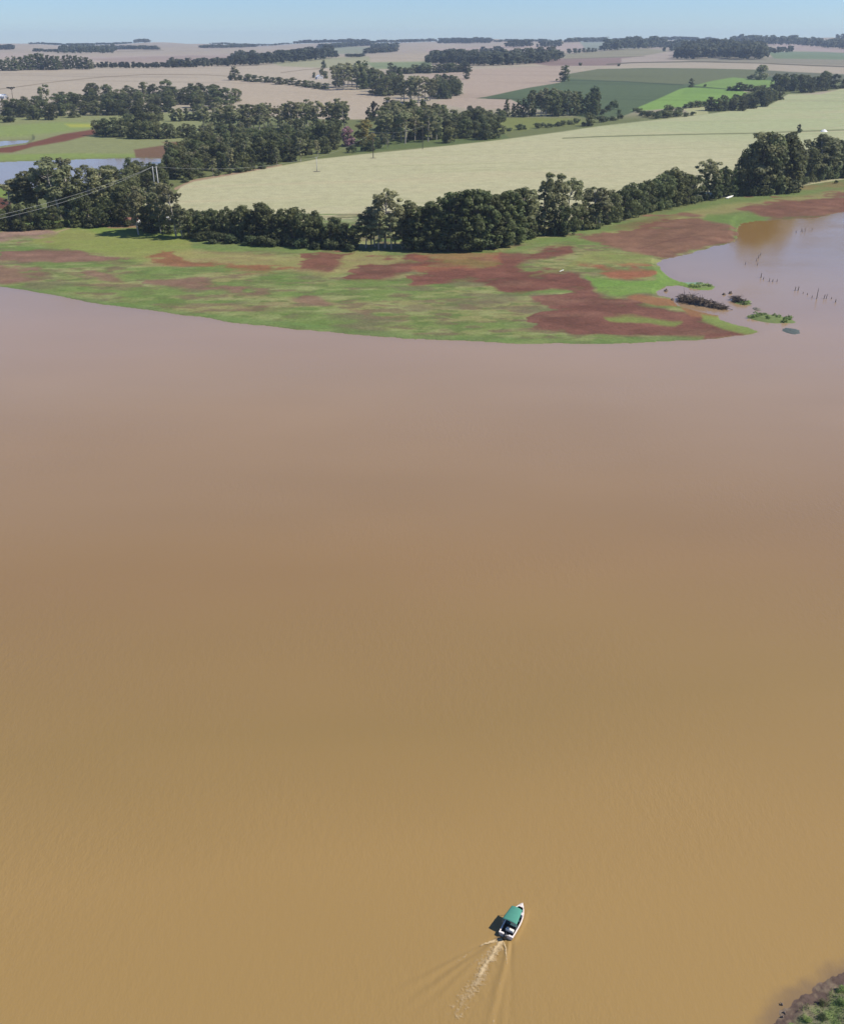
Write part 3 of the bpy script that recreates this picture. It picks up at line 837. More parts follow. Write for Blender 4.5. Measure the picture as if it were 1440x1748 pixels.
    for z_, w, l, oy in ((.48, .13, .17, 0), (.52, .19, .25, 0), (.74, .20, .28, -.02), (.86, .17, .24, -.03), (.91, .08, .12, -.03)):
        lp.append([(w * math.copysign(abs(math.cos(a)) ** .7, math.cos(a)), oy + l * math.copysign(abs(math.sin(a)) ** .7, math.sin(a)), z_) for a in [k * math.pi / 8 + .01 for k in range(16)]])
    v = loft(bm, lp, closed=True); bm.faces.new(v[-1]); bm.faces.new(v[0][::-1])
    bm_obj("cowling", bm, M_BLACK, mo, 0, True)
    bm = bmesh.new(); box(bm, (0, 0, .15), (.12, .22, .7)); box(bm, (0, -.08, -.12), (.28, .42, .03)); box(bm, (0, .16, .5), (.24, .2, .12))
    bm_obj("motor_leg", bm, M_BLACK, mo, 0.02)
    bm = bmesh.new(); tube(bm, [(0, .2, .62), (-.12, .62, .70)], .022, 6); bm_obj("tiller", bm, M_BLACK, mo)
build_boat()

# ================================================================== TREES
def clump_leaves(cent, rad, n, size, rng, tint=None, squash=0.85, fill=0.35):
    """leaf quads scattered through the outer part of every clump"""
    k = len(cent)
    w = rad ** 2; w = w / w.sum()
    idx = rng.choice(k, n, p=w)
    d = rng.normal(size=(n, 3)); d /= np.linalg.norm(d, axis=1)[:, None]
    d[:, 2] = np.where((d[:, 2] < -0.3) & (rng.random(n) < .5), -d[:, 2], d[:, 2])
    r = rad[idx] * (1 - fill * rng.random(n) ** 1.5) * (1 + .12 * rng.normal(size=n))
    p = cent[idx] + d * r[:, None] * np.array([1, 1, squash])
    nr = d + 0.36 * rng.normal(size=(n, 3)) + np.array([0, 0, .22]); nr /= np.linalg.norm(nr, axis=1)[:, None]
    t = np.cross(nr, rng.normal(size=(n, 3))); t /= np.linalg.norm(t, axis=1)[:, None]
    b = np.cross(nr, t)
    s = size * (0.6 + 0.8 * rng.random(n))
    s1 = s[:, None] * .5; s2 = s1 * (0.55 + .4 * rng.random(n))[:, None]
    V = np.stack([p - t * s1 - b * s2 * .6, p + t * s1 * .3 - b * s2, p + t * s1 + b * s2 * .5, p - t * s1 * .2 + b * s2], 1).reshape(-1, 3)
    ct = 0.80 + 0.45 * rng.random(k) if tint is None else tint
    T = np.repeat(ct[idx] * (0.85 + .3 * rng.random(n)), 4)
    return V, np.arange(4 * n).reshape(n, 4), T

def limb_tube(paths, n=6):
    """paths: list of (points, radii) -> verts, quad faces"""
    V, F, k = [], [], 0
    for pts, rad in paths:
        pts = np.array(pts, float)
        for i, (p, r) in enumerate(zip(pts, rad)):
            d = pts[min(i + 1, len(pts) - 1)] - pts[max(i - 1, 0)]; d /= np.linalg.norm(d) + 1e-9
            a = np.cross(d, [1, .3, 0]); a /= np.linalg.norm(a) + 1e-9; b = np.cross(d, a)
            an = np.arange(n) * 2 * np.pi / n
            V.append(p + r * (np.cos(an)[:, None] * a + np.sin(an)[:, None] * b))
            if i:
                for q in range(n): F.append((k - n + q, k - n + (q + 1) % n, k + (q + 1) % n, k + q))
            k += n
    return np.concatenate(V), np.array(F)

def tree_shape(kind, seed):
    """unit-height tree: crown leaves + trunk and limbs"""
    rng = np.random.default_rng(seed)
    if kind == 'broadleaf':
        k = 52; R = 0.31 + .05 * rng.random()
        z = 0.10 + 0.74 * rng.random(k) ** 0.85; ang = rng.random(k) * 2 * np.pi
        prof = np.sqrt(np.clip(1 - ((z - .42) / .58) ** 2, .05, 1)); rr = R * prof * np.sqrt(rng.random(k)) * .9
        lean = rng.normal(size=2) * .05
        c = np.stack([rr * np.cos(ang) + lean[0] * z, rr * np.sin(ang) + lean[1] * z, z], 1)
        rad = 0.060 + .065 * rng.random(k)
        q = slice(6, 20); c[q, 2] = .05 + .13 * rng.random(14); c[q, 0] = R * .85 * np.cos(ang[q]) * np.sqrt(rng.random(14)); c[q, 1] = R * .85 * np.sin(ang[q]) * np.sqrt(rng.random(14))
        c[:, 2] = np.minimum(c[:, 2], 1 - rad * .8); c[:3, 2] = 0.90 - .06 * rng.random(3); c[:3, :2] *= .4
        n, size = 2600, .050; trunk_top, tr = .6, .022
    elif kind == 'evergreen':
        k = 64; R = .165 + .03 * rng.random()
        z = 0.06 + .88 * np.linspace(0, 1, k) + .02 * rng.normal(size=k); ang = rng.random(k) * 2 * np.pi
        prof = np.clip(1.15 - .75 * z ** 1.7, .2, 1); rr = R * prof * np.sqrt(rng.random(k))
        c = np.stack([rr * np.cos(ang), rr * np.sin(ang), z], 1); rad = (.038 + .034 * rng.random(k)) * (1.2 - .35 * z)
        n, size = 2800, .036; trunk_top, tr = .85, .014
    elif kind == 'eucalyptus':
        k = 40; R = .18 + .05 * rng.random()
        z = .22 + .70 * rng.random(k) ** .8; ang = rng.random(k) * 2 * np.pi
        prof = np.sqrt(np.clip(1 - ((z - .62) / .44) ** 2, .12, 1)); rr = R * prof * (.25 + .75 * np.sqrt(rng.random(k)))
        lean = rng.normal(size=2) * .06
        c = np.stack([rr * np.cos(ang) + lean[0] * z, rr * np.sin(ang) + lean[1] * z, z], 1)
        rad = .034 + .045 * rng.random(k) ** 1.3; c[0] = (lean[0], lean[1], .93)
        n, size = 2200, .036; trunk_top, tr = .88, .013
    elif kind == 'shrub':
        k = 14; z = .15 + .6 * rng.random(k); ang = rng.random(k) * 2 * np.pi; rr = .55 * np.sqrt(rng.random(k)) * np.sqrt(1 - .8 * z ** 2)
        c = np.stack([rr * np.cos(ang), rr * np.sin(ang), z], 1); rad = .20 + .14 * rng.random(k)
        c[:, 2] = np.minimum(c[:, 2], 1 - rad * .8)
        n, size = 900, .12; trunk_top, tr = .4, .03
    elif kind == 'araucaria':
        k = 16; ang = np.arange(k) * 2 * np.pi / k * 3.0; rr = .16 + .10 * (np.arange(k) % 3)
        c = np.stack([rr * np.cos(ang), rr * np.sin(ang), .86 + .05 * rng.random(k) + .1 * (rr - .2)], 1); rad = .06 + .02 * rng.random(k)
        n, size = 900, .05; trunk_top, tr = .9, .03
    else:                                                    # far: a coarse round-headed tree
        k = 12; z = .12 + .7 * rng.random(k); ang = rng.random(k) * 2 * np.pi; rr = .22 * np.sqrt(rng.random(k))
        c = np.stack([rr * np.cos(ang), rr * np.sin(ang), z], 1); rad = .14 + .09 * rng.random(k)
        c[:, 2] = np.minimum(c[:, 2], 1 - rad * .8)
        n, size = 200, .17; trunk_top, tr = .5, .03
    V, F, T = clump_leaves(c, rad, n, size, rng)
    bend = rng.normal(size=2) * .015
    tp = [(0, 0, -.03), (bend[0], bend[1], trunk_top * .35), (bend[0] * 2 + c[:, 0].mean() * .5, bend[1] * 2 + c[:, 1].mean() * .5, trunk_top * .7), (c[:, 0].mean(), c[:, 1].mean(), trunk_top)]
    paths = [(tp, [tr * 1.25, tr, tr * .75, tr * .3])]
    for i in (range(0, k, 2) if kind != 'far' else range(0)):
        zb = min(trunk_top * (.35 + .5 * (c[i, 2] if kind != 'araucaria' else .9)), c[i, 2] - .02)
        base = [np.interp(zb, [p[2] for p in tp], [p[0] for p in tp]), np.interp(zb, [p[2] for p in tp], [p[1] for p in tp]), zb]
        mid = (np.array(base) + c[i]) / 2 + [0, 0, -.02]
        paths.append(([base, mid, c[i]], [tr * .45, tr * .32, tr * .15]))
    TV, TF = limb_tube(paths, 6 if kind != 'far' else 4)
    return (V, F, T), (TV, TF)

NVAR = {'broadleaf': 7, 'evergreen': 5, 'eucalyptus': 7, 'shrub': 4, 'araucaria': 2, 'far': 3}
SHAPES = {k: [tree_shape(k, 100 + 13 * i + len(k)) for i in range(n)] for k, n in NVAR.items()}
MESH = {}
def tree_meshes(kind, i, leaf, bark):
    """(crown mesh, trunk mesh, both in one mesh), shared by every copy"""
    key = (kind, i, leaf)
    if key not in MESH:
        (V, F, T), (TV, TF) = SHAPES[kind][i]
        crown = np_mesh("crown", V, F, [M_LEAF[leaf]]); float_attr(crown, "tint", T)
        trunk = np_mesh("trunk", TV, TF, [bark], smooth=True)
        both = np_mesh(leaf + "_tree", np.concatenate([V, TV]), np.concatenate([F, TF + len(V)]), [M_LEAF[leaf], bark], np.r_[np.zeros(len(F)), np.ones(len(TF))])
        float_attr(both, "tint", np.r_[T, np.ones(len(TV))])
        MESH[key] = (crown, trunk, both)
    return MESH[key]

NAME = {'broadleaf': "broadleaf_tree", 'evergreen': "evergreen_tree", 'eucalyptus': "eucalyptus_tree", 'shrub': "shrub", 'araucaria': "araucaria_tree"}
TRND = random.Random(5)
def tree(kind, px, py, hpx, label, group=None, parts=False, wide=1.0, leaf=None, cat="tree", name=None, pos=None):
    p = pos if pos else at(px, py)
    h = metres(hpx, p)
    i = TRND.randrange(NVAR[kind])
    leaf = leaf or kind
    bark = M_PALEBARK if kind == 'eucalyptus' else M_BARK
    crown, trunk, both = tree_meshes(kind, i, leaf, bark)
    nm = name or NAME[kind]
    rz = TRND.random() * 6.283
    sc = (h * wide * TRND.uniform(.9, 1.1), h * wide * TRND.uniform(.9, 1.1), h)
    if parts:
        o = empty(nm, p, rz); o.scale = sc
        link(bpy.data.objects.new("trunk", trunk), o); link(bpy.data.objects.new("crown", crown), o)
    else:
        o = link(bpy.data.objects.new(nm, both)); o.location = p; o.rotation_euler = (0, 0, rz); o.scale = sc
    tag(o, label, "shrub" if kind == 'shrub' else cat, group)
    return o

def inside(x, y, poly):
    return sdf(np.array([x], float), np.array([y], float), poly)[0] > 0

def wood(kinds, poly, dx, dy, h, label, group, parts=False, hf=None, wide=1.0, name=None):
    """trees scattered through an outline, spaced so that crowns just overlap"""
    P = np.array(poly, float); x0, y0 = P.min(0); x1, y1 = P.max(0)
    y = y0; r = 0
    while y <= y1:
        x = x0 + (r % 2) * dx * .5
        while x <= x1:
            qx, qy = x + TRND.uniform(-.35, .35) * dx, y + TRND.uniform(-.4, .4) * dy
            if inside(qx, qy, poly):
                k = TRND.choice(kinds)
                hh = (hf(qx, qy) if hf else 1) * TRND.uniform(*h)
                lb = label[k] if isinstance(label, dict) else label
                gr = group[k] if isinstance(group, dict) else group
                tree(k, qx, qy, hh, lb, gr, parts, wide, name=name)
            x += dx
        y += dy; r += 1

def rowof(kind, spec, label, group, parts=True, wide=1.0, leaf=None, name=None):
    for x, y, h in spec:
        tree(kind, x, y, h, label, group, parts, wide, leaf, name=name)

# ------------------------------------------------------------------ near tree line on the lake shore, left to right
G1 = "bushy trees at the left end of the shore"
rowof('broadleaf', [(4, 394, 40), (20, 393, 44), (38, 394, 46), (57, 392, 44), (76, 391, 42), (95, 390, 40), (112, 386, 34), (128, 388, 28)],
      "low bushy dark tree in the front rank at the left end of the shore", G1)
G2 = "tall grey-green trees at the left end of the shore"
rowof('eucalyptus', [(22, 372, 62), (48, 368, 72), (66, 370, 82), (84, 366, 78), (58, 360, 68), (36, 362, 64), (150, 370, 88), (172, 368, 80), (190, 366, 70)],
      "tall grey-green eucalyptus in the left shore wood, standing in front of the inlet", G2, wide=1.5)
rowof('eucalyptus', [(106, 374, 106)], "tallest, broadest grey-green eucalyptus rising above the left shore wood against the inlet", None, wide=1.5)
rowof('eucalyptus', [(128, 372, 101)], "second tallest grey-green eucalyptus, touching the tallest one in the left shore wood", None, wide=1.4)
G3 = "dark trees of the left shore wood"
rowof('broadleaf', [(110, 360, 74), (140, 362, 64), (205, 378, 66), (222, 380, 60), (184, 386, 52), (214, 386, 48), (150, 384, 58), (136, 386, 50), (240, 378, 52), (200, 362, 56), (236, 360, 50), (170, 352, 52), (218, 346, 48)],
      "dark round-crowned tree in the left shore wood behind the small clipped-looking bushes", G3)
tree('shrub', 166, 388, 19, "round grey-green bush alone on the grass before the left shore wood", parts=True, wide=1.5)
tree('shrub', 166, 371, 20, "small round bush directly behind the lone grey-green bush on the left", parts=True)
G4 = "slender pale-trunked trees on the left lawn"
rowof('eucalyptus', [(237, 401, 84)], "slender pale eucalyptus with a long bare trunk on the left lawn's edge", None, wide=1.1)
rowof('eucalyptus', [(262, 397, 78), (275, 399, 72), (284, 395, 84)], "thin yellowish eucalyptus standing before the paired power-line poles", G4, wide=1.2)
rowof('eucalyptus', [(301, 404, 92)], "tall loose eucalyptus at the pale field's left tip, right of the paired poles", None, wide=1.1)
rowof('eucalyptus', [(312, 406, 56)], "short rounded eucalyptus directly beneath the tall loose one at the field tip", None, wide=1.5)
rowof('broadleaf', [(258, 397, 42), (270, 395, 46), (246, 392, 36), (292, 398, 44)], "dark understorey tree beneath the thin yellowish eucalyptus on the left lawn", "dark understorey trees on the left lawn")
G5 = "dark broadleaf trees in the low shore row"
spec = [(x, 404 + (x - 322) * .074 + TRND.uniform(-1, 2), h) for x, h in ((324, 48), (340, 44), (352, 48), (367, 50), (381, 46), (396, 52), (412, 60), (428, 54), (444, 66), (459, 60), (472, 52), (487, 60), (502, 64), (518, 58), (534, 54), (549, 52), (562, 46), (578, 50), (592, 44), (604, 42))]
rowof('broadleaf', spec, "dark broadleaf tree in the low dense shore row left of the tall eucalyptus clump", G5)
spec = [(x, 394 + (x - 322) * .07, h) for x, h in ((332, 40), (362, 42), (392, 46), (420, 50), (452, 58), (478, 46), (508, 56), (540, 52), (570, 44))]
rowof('broadleaf', spec, "dark broadleaf tree in the low dense shore row left of the tall eucalyptus clump", G5)
rowof('shrub', [(x, 412 + (x - 340) * .066 + TRND.uniform(-1, 1), TRND.uniform(13, 22)) for x in (344, 372, 398, 430, 452, 470, 500, 516, 540, 566, 600)], "light green bush at the foot of the low dark shore row", "bushes at the foot of the low dark shore row", wide=1.2)
tree('eucalyptus', 624, 424, 66, "narrow eucalyptus at the left end of the tall clump, shorter than its neighbour", parts=True, wide=1.2)
tree('eucalyptus', 657, 424, 103, "tallest eucalyptus of the central clump, dark dense head above a bare stem", parts=True, wide=1.3)
tree('eucalyptus', 690, 424, 80, "light-leaved rounded eucalyptus beside the tallest one in the central clump", parts=True, wide=1.6)
tree('eucalyptus', 686, 426, 44, "small pale eucalyptus with a thin white trunk in front of the central clump", parts=True, wide=1.0)
rowof('eucalyptus', [(640, 422, 70), (646, 426, 58), (668, 426, 62), (706, 422, 68), (634, 420, 56), (674, 420, 72), (700, 424, 58)], "middling grey-green eucalyptus inside the central shore clump", "middling eucalyptus of the central shore clump", wide=1.4)
G6 = "dense evergreens of the central wall"
spec = [(x, y, h * TRND.uniform(.96, 1.05)) for x, y, h in ((700, 426, 68), (712, 428, 72), (724, 427, 76), (738, 428, 80), (751, 428, 84), (764, 428, 92), (777, 428, 97), (790, 428, 100), (803, 428, 99), (815, 427, 98), (828, 426, 96), (840, 424, 93), (852, 422, 92), (863, 420, 91), (874, 416, 88), (884, 411, 84), (893, 408, 72),
        (718, 420, 70), (732, 419, 72), (756, 418, 84), (770, 417, 88), (784, 417, 90), (797, 416, 88), (810, 416, 88), (822, 415, 86), (836, 413, 84), (850, 411, 82), (866, 408, 80), (880, 402, 74))]
rowof('evergreen', spec, "dense tall dark evergreen in the closed wall of trees at the centre of the shore", G6, wide=1.25)
rowof('eucalyptus', [(748, 420, 76)], "pale feathery treetop showing above the left shoulder of the dark evergreen wall", None, wide=1.2)
rowof('eucalyptus', [(888, 410, 90)], "pale yellowish eucalyptus at the right end of the dark evergreen wall", None, wide=1.2)
rowof('eucalyptus', [(904, 404, 66)], "short pale eucalyptus in the dip right of the dark evergreen wall", None, wide=1.3)
rowof('eucalyptus', [(929, 402, 108)], "tall pale slender eucalyptus, the left one of the pair rising over the field", None, wide=.85)
rowof('eucalyptus', [(947, 400, 104), ], "tall darker eucalyptus, the right one of the pair rising over the field", None, wide=1.0)
rowof('eucalyptus', [(968, 396, 92)], "broad grey-green eucalyptus right beside the tall pair over the field", None, wide=1.05)
rowof('broadleaf', [(918, 402, 46), (934, 402, 48), (952, 402, 52), (966, 402, 50), (980, 394, 50), (906, 406, 34)], "dark lower tree at the foot of the tall pale pair over the field", "dark trees at the foot of the tall pale pair", wide=.95)
rowof('eucalyptus', [(1010, 388, 70), (1022, 384, 64)], "rounded grey-green eucalyptus in the gap right of the tall pale pair", "rounded eucalyptus right of the tall pale pair", wide=1.7)
G7 = "dark trees of the climbing shore row"
spec = [(998, 391, 52), (1014, 390, 44), (1034, 382, 46), (1048, 378, 50), (1062, 374, 56), (1076, 370, 58), (1090, 366, 56), (1102, 362, 54), (1116, 359, 56), (1130, 356, 62), (1144, 352, 66), (1158, 350, 56), (1172, 347, 50), (1184, 345, 46), (1040, 368, 44), (1070, 360, 46), (1098, 352, 44), (1122, 346, 46), (1150, 342, 52), (1172, 338, 42)]
rowof('broadleaf', spec, "dark round tree in the shore row climbing right toward the tall right-hand grove", G7)
rowof('eucalyptus', [(1146, 348, 62)], "grey-green feathery tree topping the climbing shore row", None, wide=1.5)
rowof('eucalyptus', [(1206, 340, 70)], "pale open-topped eucalyptus left of the narrow dark columns", None, wide=1.4)
rowof('evergreen', [(1200, 342, 46), (1214, 342, 44), (1222, 339, 50), (1228, 338, 54), (1238, 336, 48), (1247, 335, 46), (1234, 334, 44)], "narrow dark columnar tree left of the tall right-hand grove", "narrow columns left of the right-hand grove", wide=1.1)
tree('shrub', 1181, 346, 14, "small dark bush at the foot of the climbing shore row", parts=True)
G8 = "tall trees of the right-hand grove"
spec = [(1264, 333, 70), (1274, 333, 84), (1288, 332, 100), (1302, 331, 108), (1316, 330, 104), (1330, 329, 101), (1342, 327, 92), (1280, 326, 80), (1296, 324, 92), (1312, 322, 94), (1326, 322, 92), (1338, 320, 78), (1270, 328, 66), (1352, 320, 64)]
rowof('broadleaf', spec, "tall dark tree in the big dense grove on the right beside the beached boat", G8, wide=.8)
rowof('evergreen', [(1334, 328, 102)], "dark smooth-headed tall tree at the right shoulder of the right-hand grove", None, wide=1.5)
rowof('eucalyptus', [(1296, 333, 108), (1320, 331, 76), (1348, 322, 70)], "grey-leaved eucalyptus mixed into the tall right-hand grove", "grey-leaved eucalyptus in the right-hand grove", wide=1.3)
rowof('broadleaf', [(1362, 314, 58), (1374, 312, 64), (1388, 308, 68), (1400, 306, 72), (1412, 305, 68), (1424, 303, 66), (1436, 302, 62), (1450, 300, 60), (1466, 297, 62), (1366, 306, 52), (1392, 300, 62), (1420, 296, 58), (1444, 294, 56)], "dark broad tree in the grove at the right edge, behind the brown bank", "trees of the grove at the right edge", wide=.95)
rowof('eucalyptus', [(1384, 309, 80), (1420, 305, 70), (1406, 306, 68)], "grey-green eucalyptus in the grove at the right edge", "eucalyptus of the grove at the right edge", wide=1.6)
tree('shrub', 1426, 313, 6, "tiny dark bush alone on the grassy bank at the right edge", parts=True)

# ------------------------------------------------------------------ wood behind the pale field, left side
wood(['broadleaf', 'broadleaf', 'broadleaf', 'eucalyptus'], [(278, 304), (330, 309), (400, 297), (480, 284), (560, 269), (584, 264), (580, 240), (570, 236), (500, 246), (420, 252), (340, 262), (286, 276)], 16, 9.5, (30, 44),
     {'broadleaf': "dark rounded tree in the wood bordering the pale field's far left edge", 'eucalyptus': "lighter grey-green tree in the wood bordering the pale field's far left edge"},
     {'broadleaf': "dark trees of the field-edge wood", 'eucalyptus': "lighter trees of the field-edge wood"}, wide=1.1)
wood(['broadleaf'], [(142, 336), (270, 338), (288, 322), (286, 300), (240, 306), (176, 314)], 18, 11, (36, 46), "dark tree in the wood between the left inlet and the paired poles", "dark trees by the paired poles", wide=1.1)
rowof('shrub', [(346, 303, 9), (372, 300, 10), (392, 297, 9), (410, 294, 13), (428, 291, 11), (316, 312, 9), (448, 288, 12)], "pale green bush on the pale field's far left edge", "pale bushes at the pale field's left edge", False, 1.3)
# big dark wood above the left inlet
wood(['broadleaf'], [(-50, 213), (0, 212), (80, 206), (165, 201), (230, 199), (300, 190), (340, 190), (400, 183), (414, 172), (395, 166), (330, 164), (240, 165), (150, 170), (90, 182), (40, 192), (-50, 194)], 19, 8.6, (23, 30), "dark round tree in the broad wood above the left inlet's green shore", "trees of the broad wood above the left inlet", wide=1.45)
tree('eucalyptus', 75, 186, 43, "paler tree standing above the left end of the broad wood over the inlet", wide=1.2)
rowof('broadleaf', [(168, 231, 28), (182, 233, 33), (196, 234, 34), (211, 234, 32), (226, 236, 30), (241, 237, 34), (256, 237, 33), (270, 236, 28), (284, 237, 29), (297, 236, 26), (222, 224, 32), (246, 224, 36), (262, 222, 32)], "rounded tree in the clump jutting onto the left inlet's green shore", "clump jutting onto the inlet shore", False, 1.2)
rowof('broadleaf', [(216, 214, 30), (232, 212, 34), (246, 210, 36), (260, 210, 34), (272, 206, 26)], "mid-green tree linking the inlet clump with the broad wood behind", "trees behind the inlet clump", False, 1.2)
rowof('broadleaf', [(296, 207, 22), (308, 207, 24), (320, 206, 23), (332, 206, 26), (344, 206, 25)], "dark tree in the small grove beside the light green meadow", "small grove beside the light green meadow", False, 1.1)
rowof('broadleaf', [(308, 234, 20), (320, 235, 26), (332, 236, 24), (346, 238, 24)], "round grey-green tree at the right end of the inlet's green shore", "round trees at the right end of the inlet shore", False, 1.2)
# pale eucalyptus row
wood(['eucalyptus'], [(346, 228), (420, 226), (500, 224), (594, 222), (594, 214), (500, 214), (400, 216), (346, 218)], 12, 6.5, (38, 49), "tall grey-green eucalyptus in the long pale row before the tan field", "long pale eucalyptus row", wide=1.35)
wood(['broadleaf', 'eucalyptus'], [(344, 246), (420, 244), (500, 238), (580, 232), (590, 224), (500, 228), (400, 234), (344, 238)], 14, 7, (22, 32), {'broadleaf': "dark tree below the long pale eucalyptus row", 'eucalyptus': "short pale tree below the long eucalyptus row"}, {'broadleaf': "dark trees below the eucalyptus row", 'eucalyptus': "short pale trees below the eucalyptus row"}, wide=1.2)
# centre wood with its odd colours
tree('broadleaf', 594, 250, 36, "pink-flowering tree at the edge of the dark wood by the pale field", leaf='pink', name="flowering_tree", parts=True, wide=1.1)
tree('shrub', 600, 261, 14, "small whitish-green bush below the pink-flowering tree", parts=True)
tree('broadleaf', 622, 249, 45, "yellow-green tree just right of the pink-flowering tree", leaf='yellow', parts=True, wide=1.2)
tree('broadleaf', 638, 207, 36, "dark clump-crowned tree rising above the yellow-green tree against the tan field", leaf='araucaria', parts=True, wide=.75)
tree('evergreen', 630, 208, 26, "dark narrow tree touching the clump-crowned one above the yellow-green tree", parts=True, wide=1.3)
wood(['eucalyptus', 'eucalyptus', 'evergreen'], [(648, 244), (672, 247), (752, 243), (756, 226), (700, 216), (650, 222)], 12, 6, (46, 60),
     {'eucalyptus': "tall pale-topped tree in the central wood behind the pale field", 'evergreen': "tall dark tree in the central wood behind the pale field"}, {'eucalyptus': "tall pale trees of the central wood", 'evergreen': "tall dark trees of the central wood"}, wide=1.35)
wood(['broadleaf'], [(740, 245), (790, 244), (830, 239), (856, 234), (846, 220), (800, 212), (752, 214)], 15, 8, (28, 36), "rounded dark tree at the right flank of the central wood", "right flank of the central wood", wide=1.4)
wood(['broadleaf', 'eucalyptus'], [(604, 263), (640, 260), (668, 252), (660, 246), (620, 256), (604, 258)], 11, 6, (17, 25), {'broadleaf': "dark tree near the dark pole at the pale field's border", 'eucalyptus': "light tree near the dark pole at the pale field's border"}, {'broadleaf': "dark trees near the dark pole", 'eucalyptus': "light trees near the dark pole"}, wide=1.2)
wood(['broadleaf'], [(770, 212), (800, 208), (858, 206), (866, 200), (820, 197), (780, 198)], 12, 5.5, (14, 19), "low round tree in the band between the central wood and the column grove", "low trees left of the column grove", wide=1.3, name="hedge_tree")
tree('broadleaf', 803, 199, 20, "brown-green tree sticking up at the left end of the low band", wide=1.0)
rowof('shrub', [(884, 222, 11), (892, 221, 8), (916, 219, 10), (926, 218, 9), (938, 218, 8), (950, 216, 9), (962, 215, 10), (974, 213, 9), (984, 211, 10), (868, 224, 7), (1022, 209, 12), (1034, 208, 10), (1046, 206, 9), (1058, 203, 9)], "low shrub in the rough strip along the pale field's far edge", "low shrubs along the pale field's far edge", False, 1.3)
# column grove
wood(['evergreen', 'eucalyptus'], [(905, 199), (1018, 199), (1018, 192), (910, 192)], 10, 5, (36, 46), {'evergreen': "slim dark column tree in the grove before the dark green field", 'eucalyptus': "slim grey tree in the grove before the dark green field"}, {'evergreen': "dark columns before the dark green field", 'eucalyptus': "grey columns before the dark green field"}, wide=1.2)
rowof('evergreen', [(864, 199, 30), (876, 200, 24), (884, 200, 30), (893, 200, 32)], "thin separate column tree at the open left end of the grove", "thin columns at the grove's left end", False, 1.1)
tree('eucalyptus', 900, 200, 42, "pale slender tree standing between the grove and its thin left columns", wide=1.0)
tree('broadleaf', 1003, 215, 24, "round dark tree in front of the column grove's right end", parts=True, wide=1.7)
tree('evergreen', 1018, 196, 40, "thin isolated spire at the column grove's right end", wide=.8)
rowof('shrub', [(1037, 190, 12), (1047, 186, 16), (1030, 196, 10), (1056, 194, 8)], "dark bush on the lower edge of the dark green field", "bushes on the dark green field's lower edge", False, 1.0)
rowof('shrub', [(1090, 192, 9), (1099, 198, 10), (1108, 200, 12), (1118, 202, 13), (1128, 200, 13), (1138, 201, 14), (1141, 192, 14), (1152, 199, 14), (1160, 194, 12), (1170, 199, 8), (1083, 190, 6), (1182, 197, 7)], "dark scrub tree in the thicket below the bright green field", "thicket below the bright green field", False, 1.3)
rowof('shrub', [(1171, 185, 8), (1181, 184, 11), (1190, 183, 12), (1200, 182, 10), (1209, 181, 10)], "grey-brown bush on the lower rim of the bright green field", "bushes on the bright green field's lower rim", False, 1.3)
wood(['broadleaf'], [(1208, 194), (1262, 190), (1312, 182), (1332, 172), (1326, 160), (1300, 164), (1272, 174), (1212, 184)], 11, 6, (18, 24), "dark tree in the hedge-like wood right of the bright green field", "wood right of the bright green field", wide=1.3, name="hedge_tree")
rowof('broadleaf', [(1243, 155, 8), (1252, 155, 9), (1262, 155, 15), (1271, 155, 12), (1281, 155, 11), (1290, 156, 10), (1300, 158, 14)], "dark small tree between the two bright green fields", "small trees between the two bright green fields", False, 2.1, name="hedge_tree")
wood(['broadleaf'], [(1318, 158), (1360, 161), (1400, 160), (1428, 153), (1424, 144), (1370, 146), (1322, 146)], 11, 6, (22, 28), "dark round tree in the block at the pale field's top right corner", "block at the pale field's top right corner", wide=1.2, name="hedge_tree")
rowof('broadleaf', [(1436, 151, 17), (1446, 150, 18), (1456, 149, 18)], "dark tree just beyond the block, at the right edge", "trees beyond the block at the right edge", False, 1.2, name="hedge_tree")
tree('broadleaf', 1295, 136, 27, "large pale loose-crowned tree on the upper bright field", parts=True, wide=1.35, leaf='eucalyptus')
rowof('shrub', [(1277, 135, 6), (1284, 135, 8)], "low bush at the foot of the large pale tree", "bushes under the large pale tree", False, 1.3)
tree('broadleaf', 1179, 149, 16, "lone dark round tree at the corner of the bright green field", parts=True, wide=1.1)
tree('shrub', 1202, 148, 5, "tiny bush right of the lone dark tree by the bright green field")
tree('evergreen', 963, 139, 28, "dark upright tree alone at the tip of the dark green field", parts=True, wide=1.9)
tree('shrub', 950, 138, 4, "low bush left of the upright tree at the dark field's tip")
tree('broadleaf', 796, 135, 15, "lone dark egg-shaped tree in the middle of the tan field", parts=True, wide=1.35)
tree('shrub', 990, 112, 6, "small lone bush on the brownish far field")
tree('shrub', 1055, 113, 5, "tiny lone bush at the brownish far field's right end")
tree('araucaria', 22, 168, 20, "umbrella-topped conifer standing alone in the tan field at the left edge", leaf='araucaria', parts=True, wide=.9)
tree('broadleaf', 1362, 226, 15, "small dark compact tree on the grass bank crossing the pale field", parts=True, wide=.9, leaf='araucaria')
tree('shrub', 1365, 227, 7, "grey-brown scrub at the foot of the small dark tree in the pale field", parts=True)
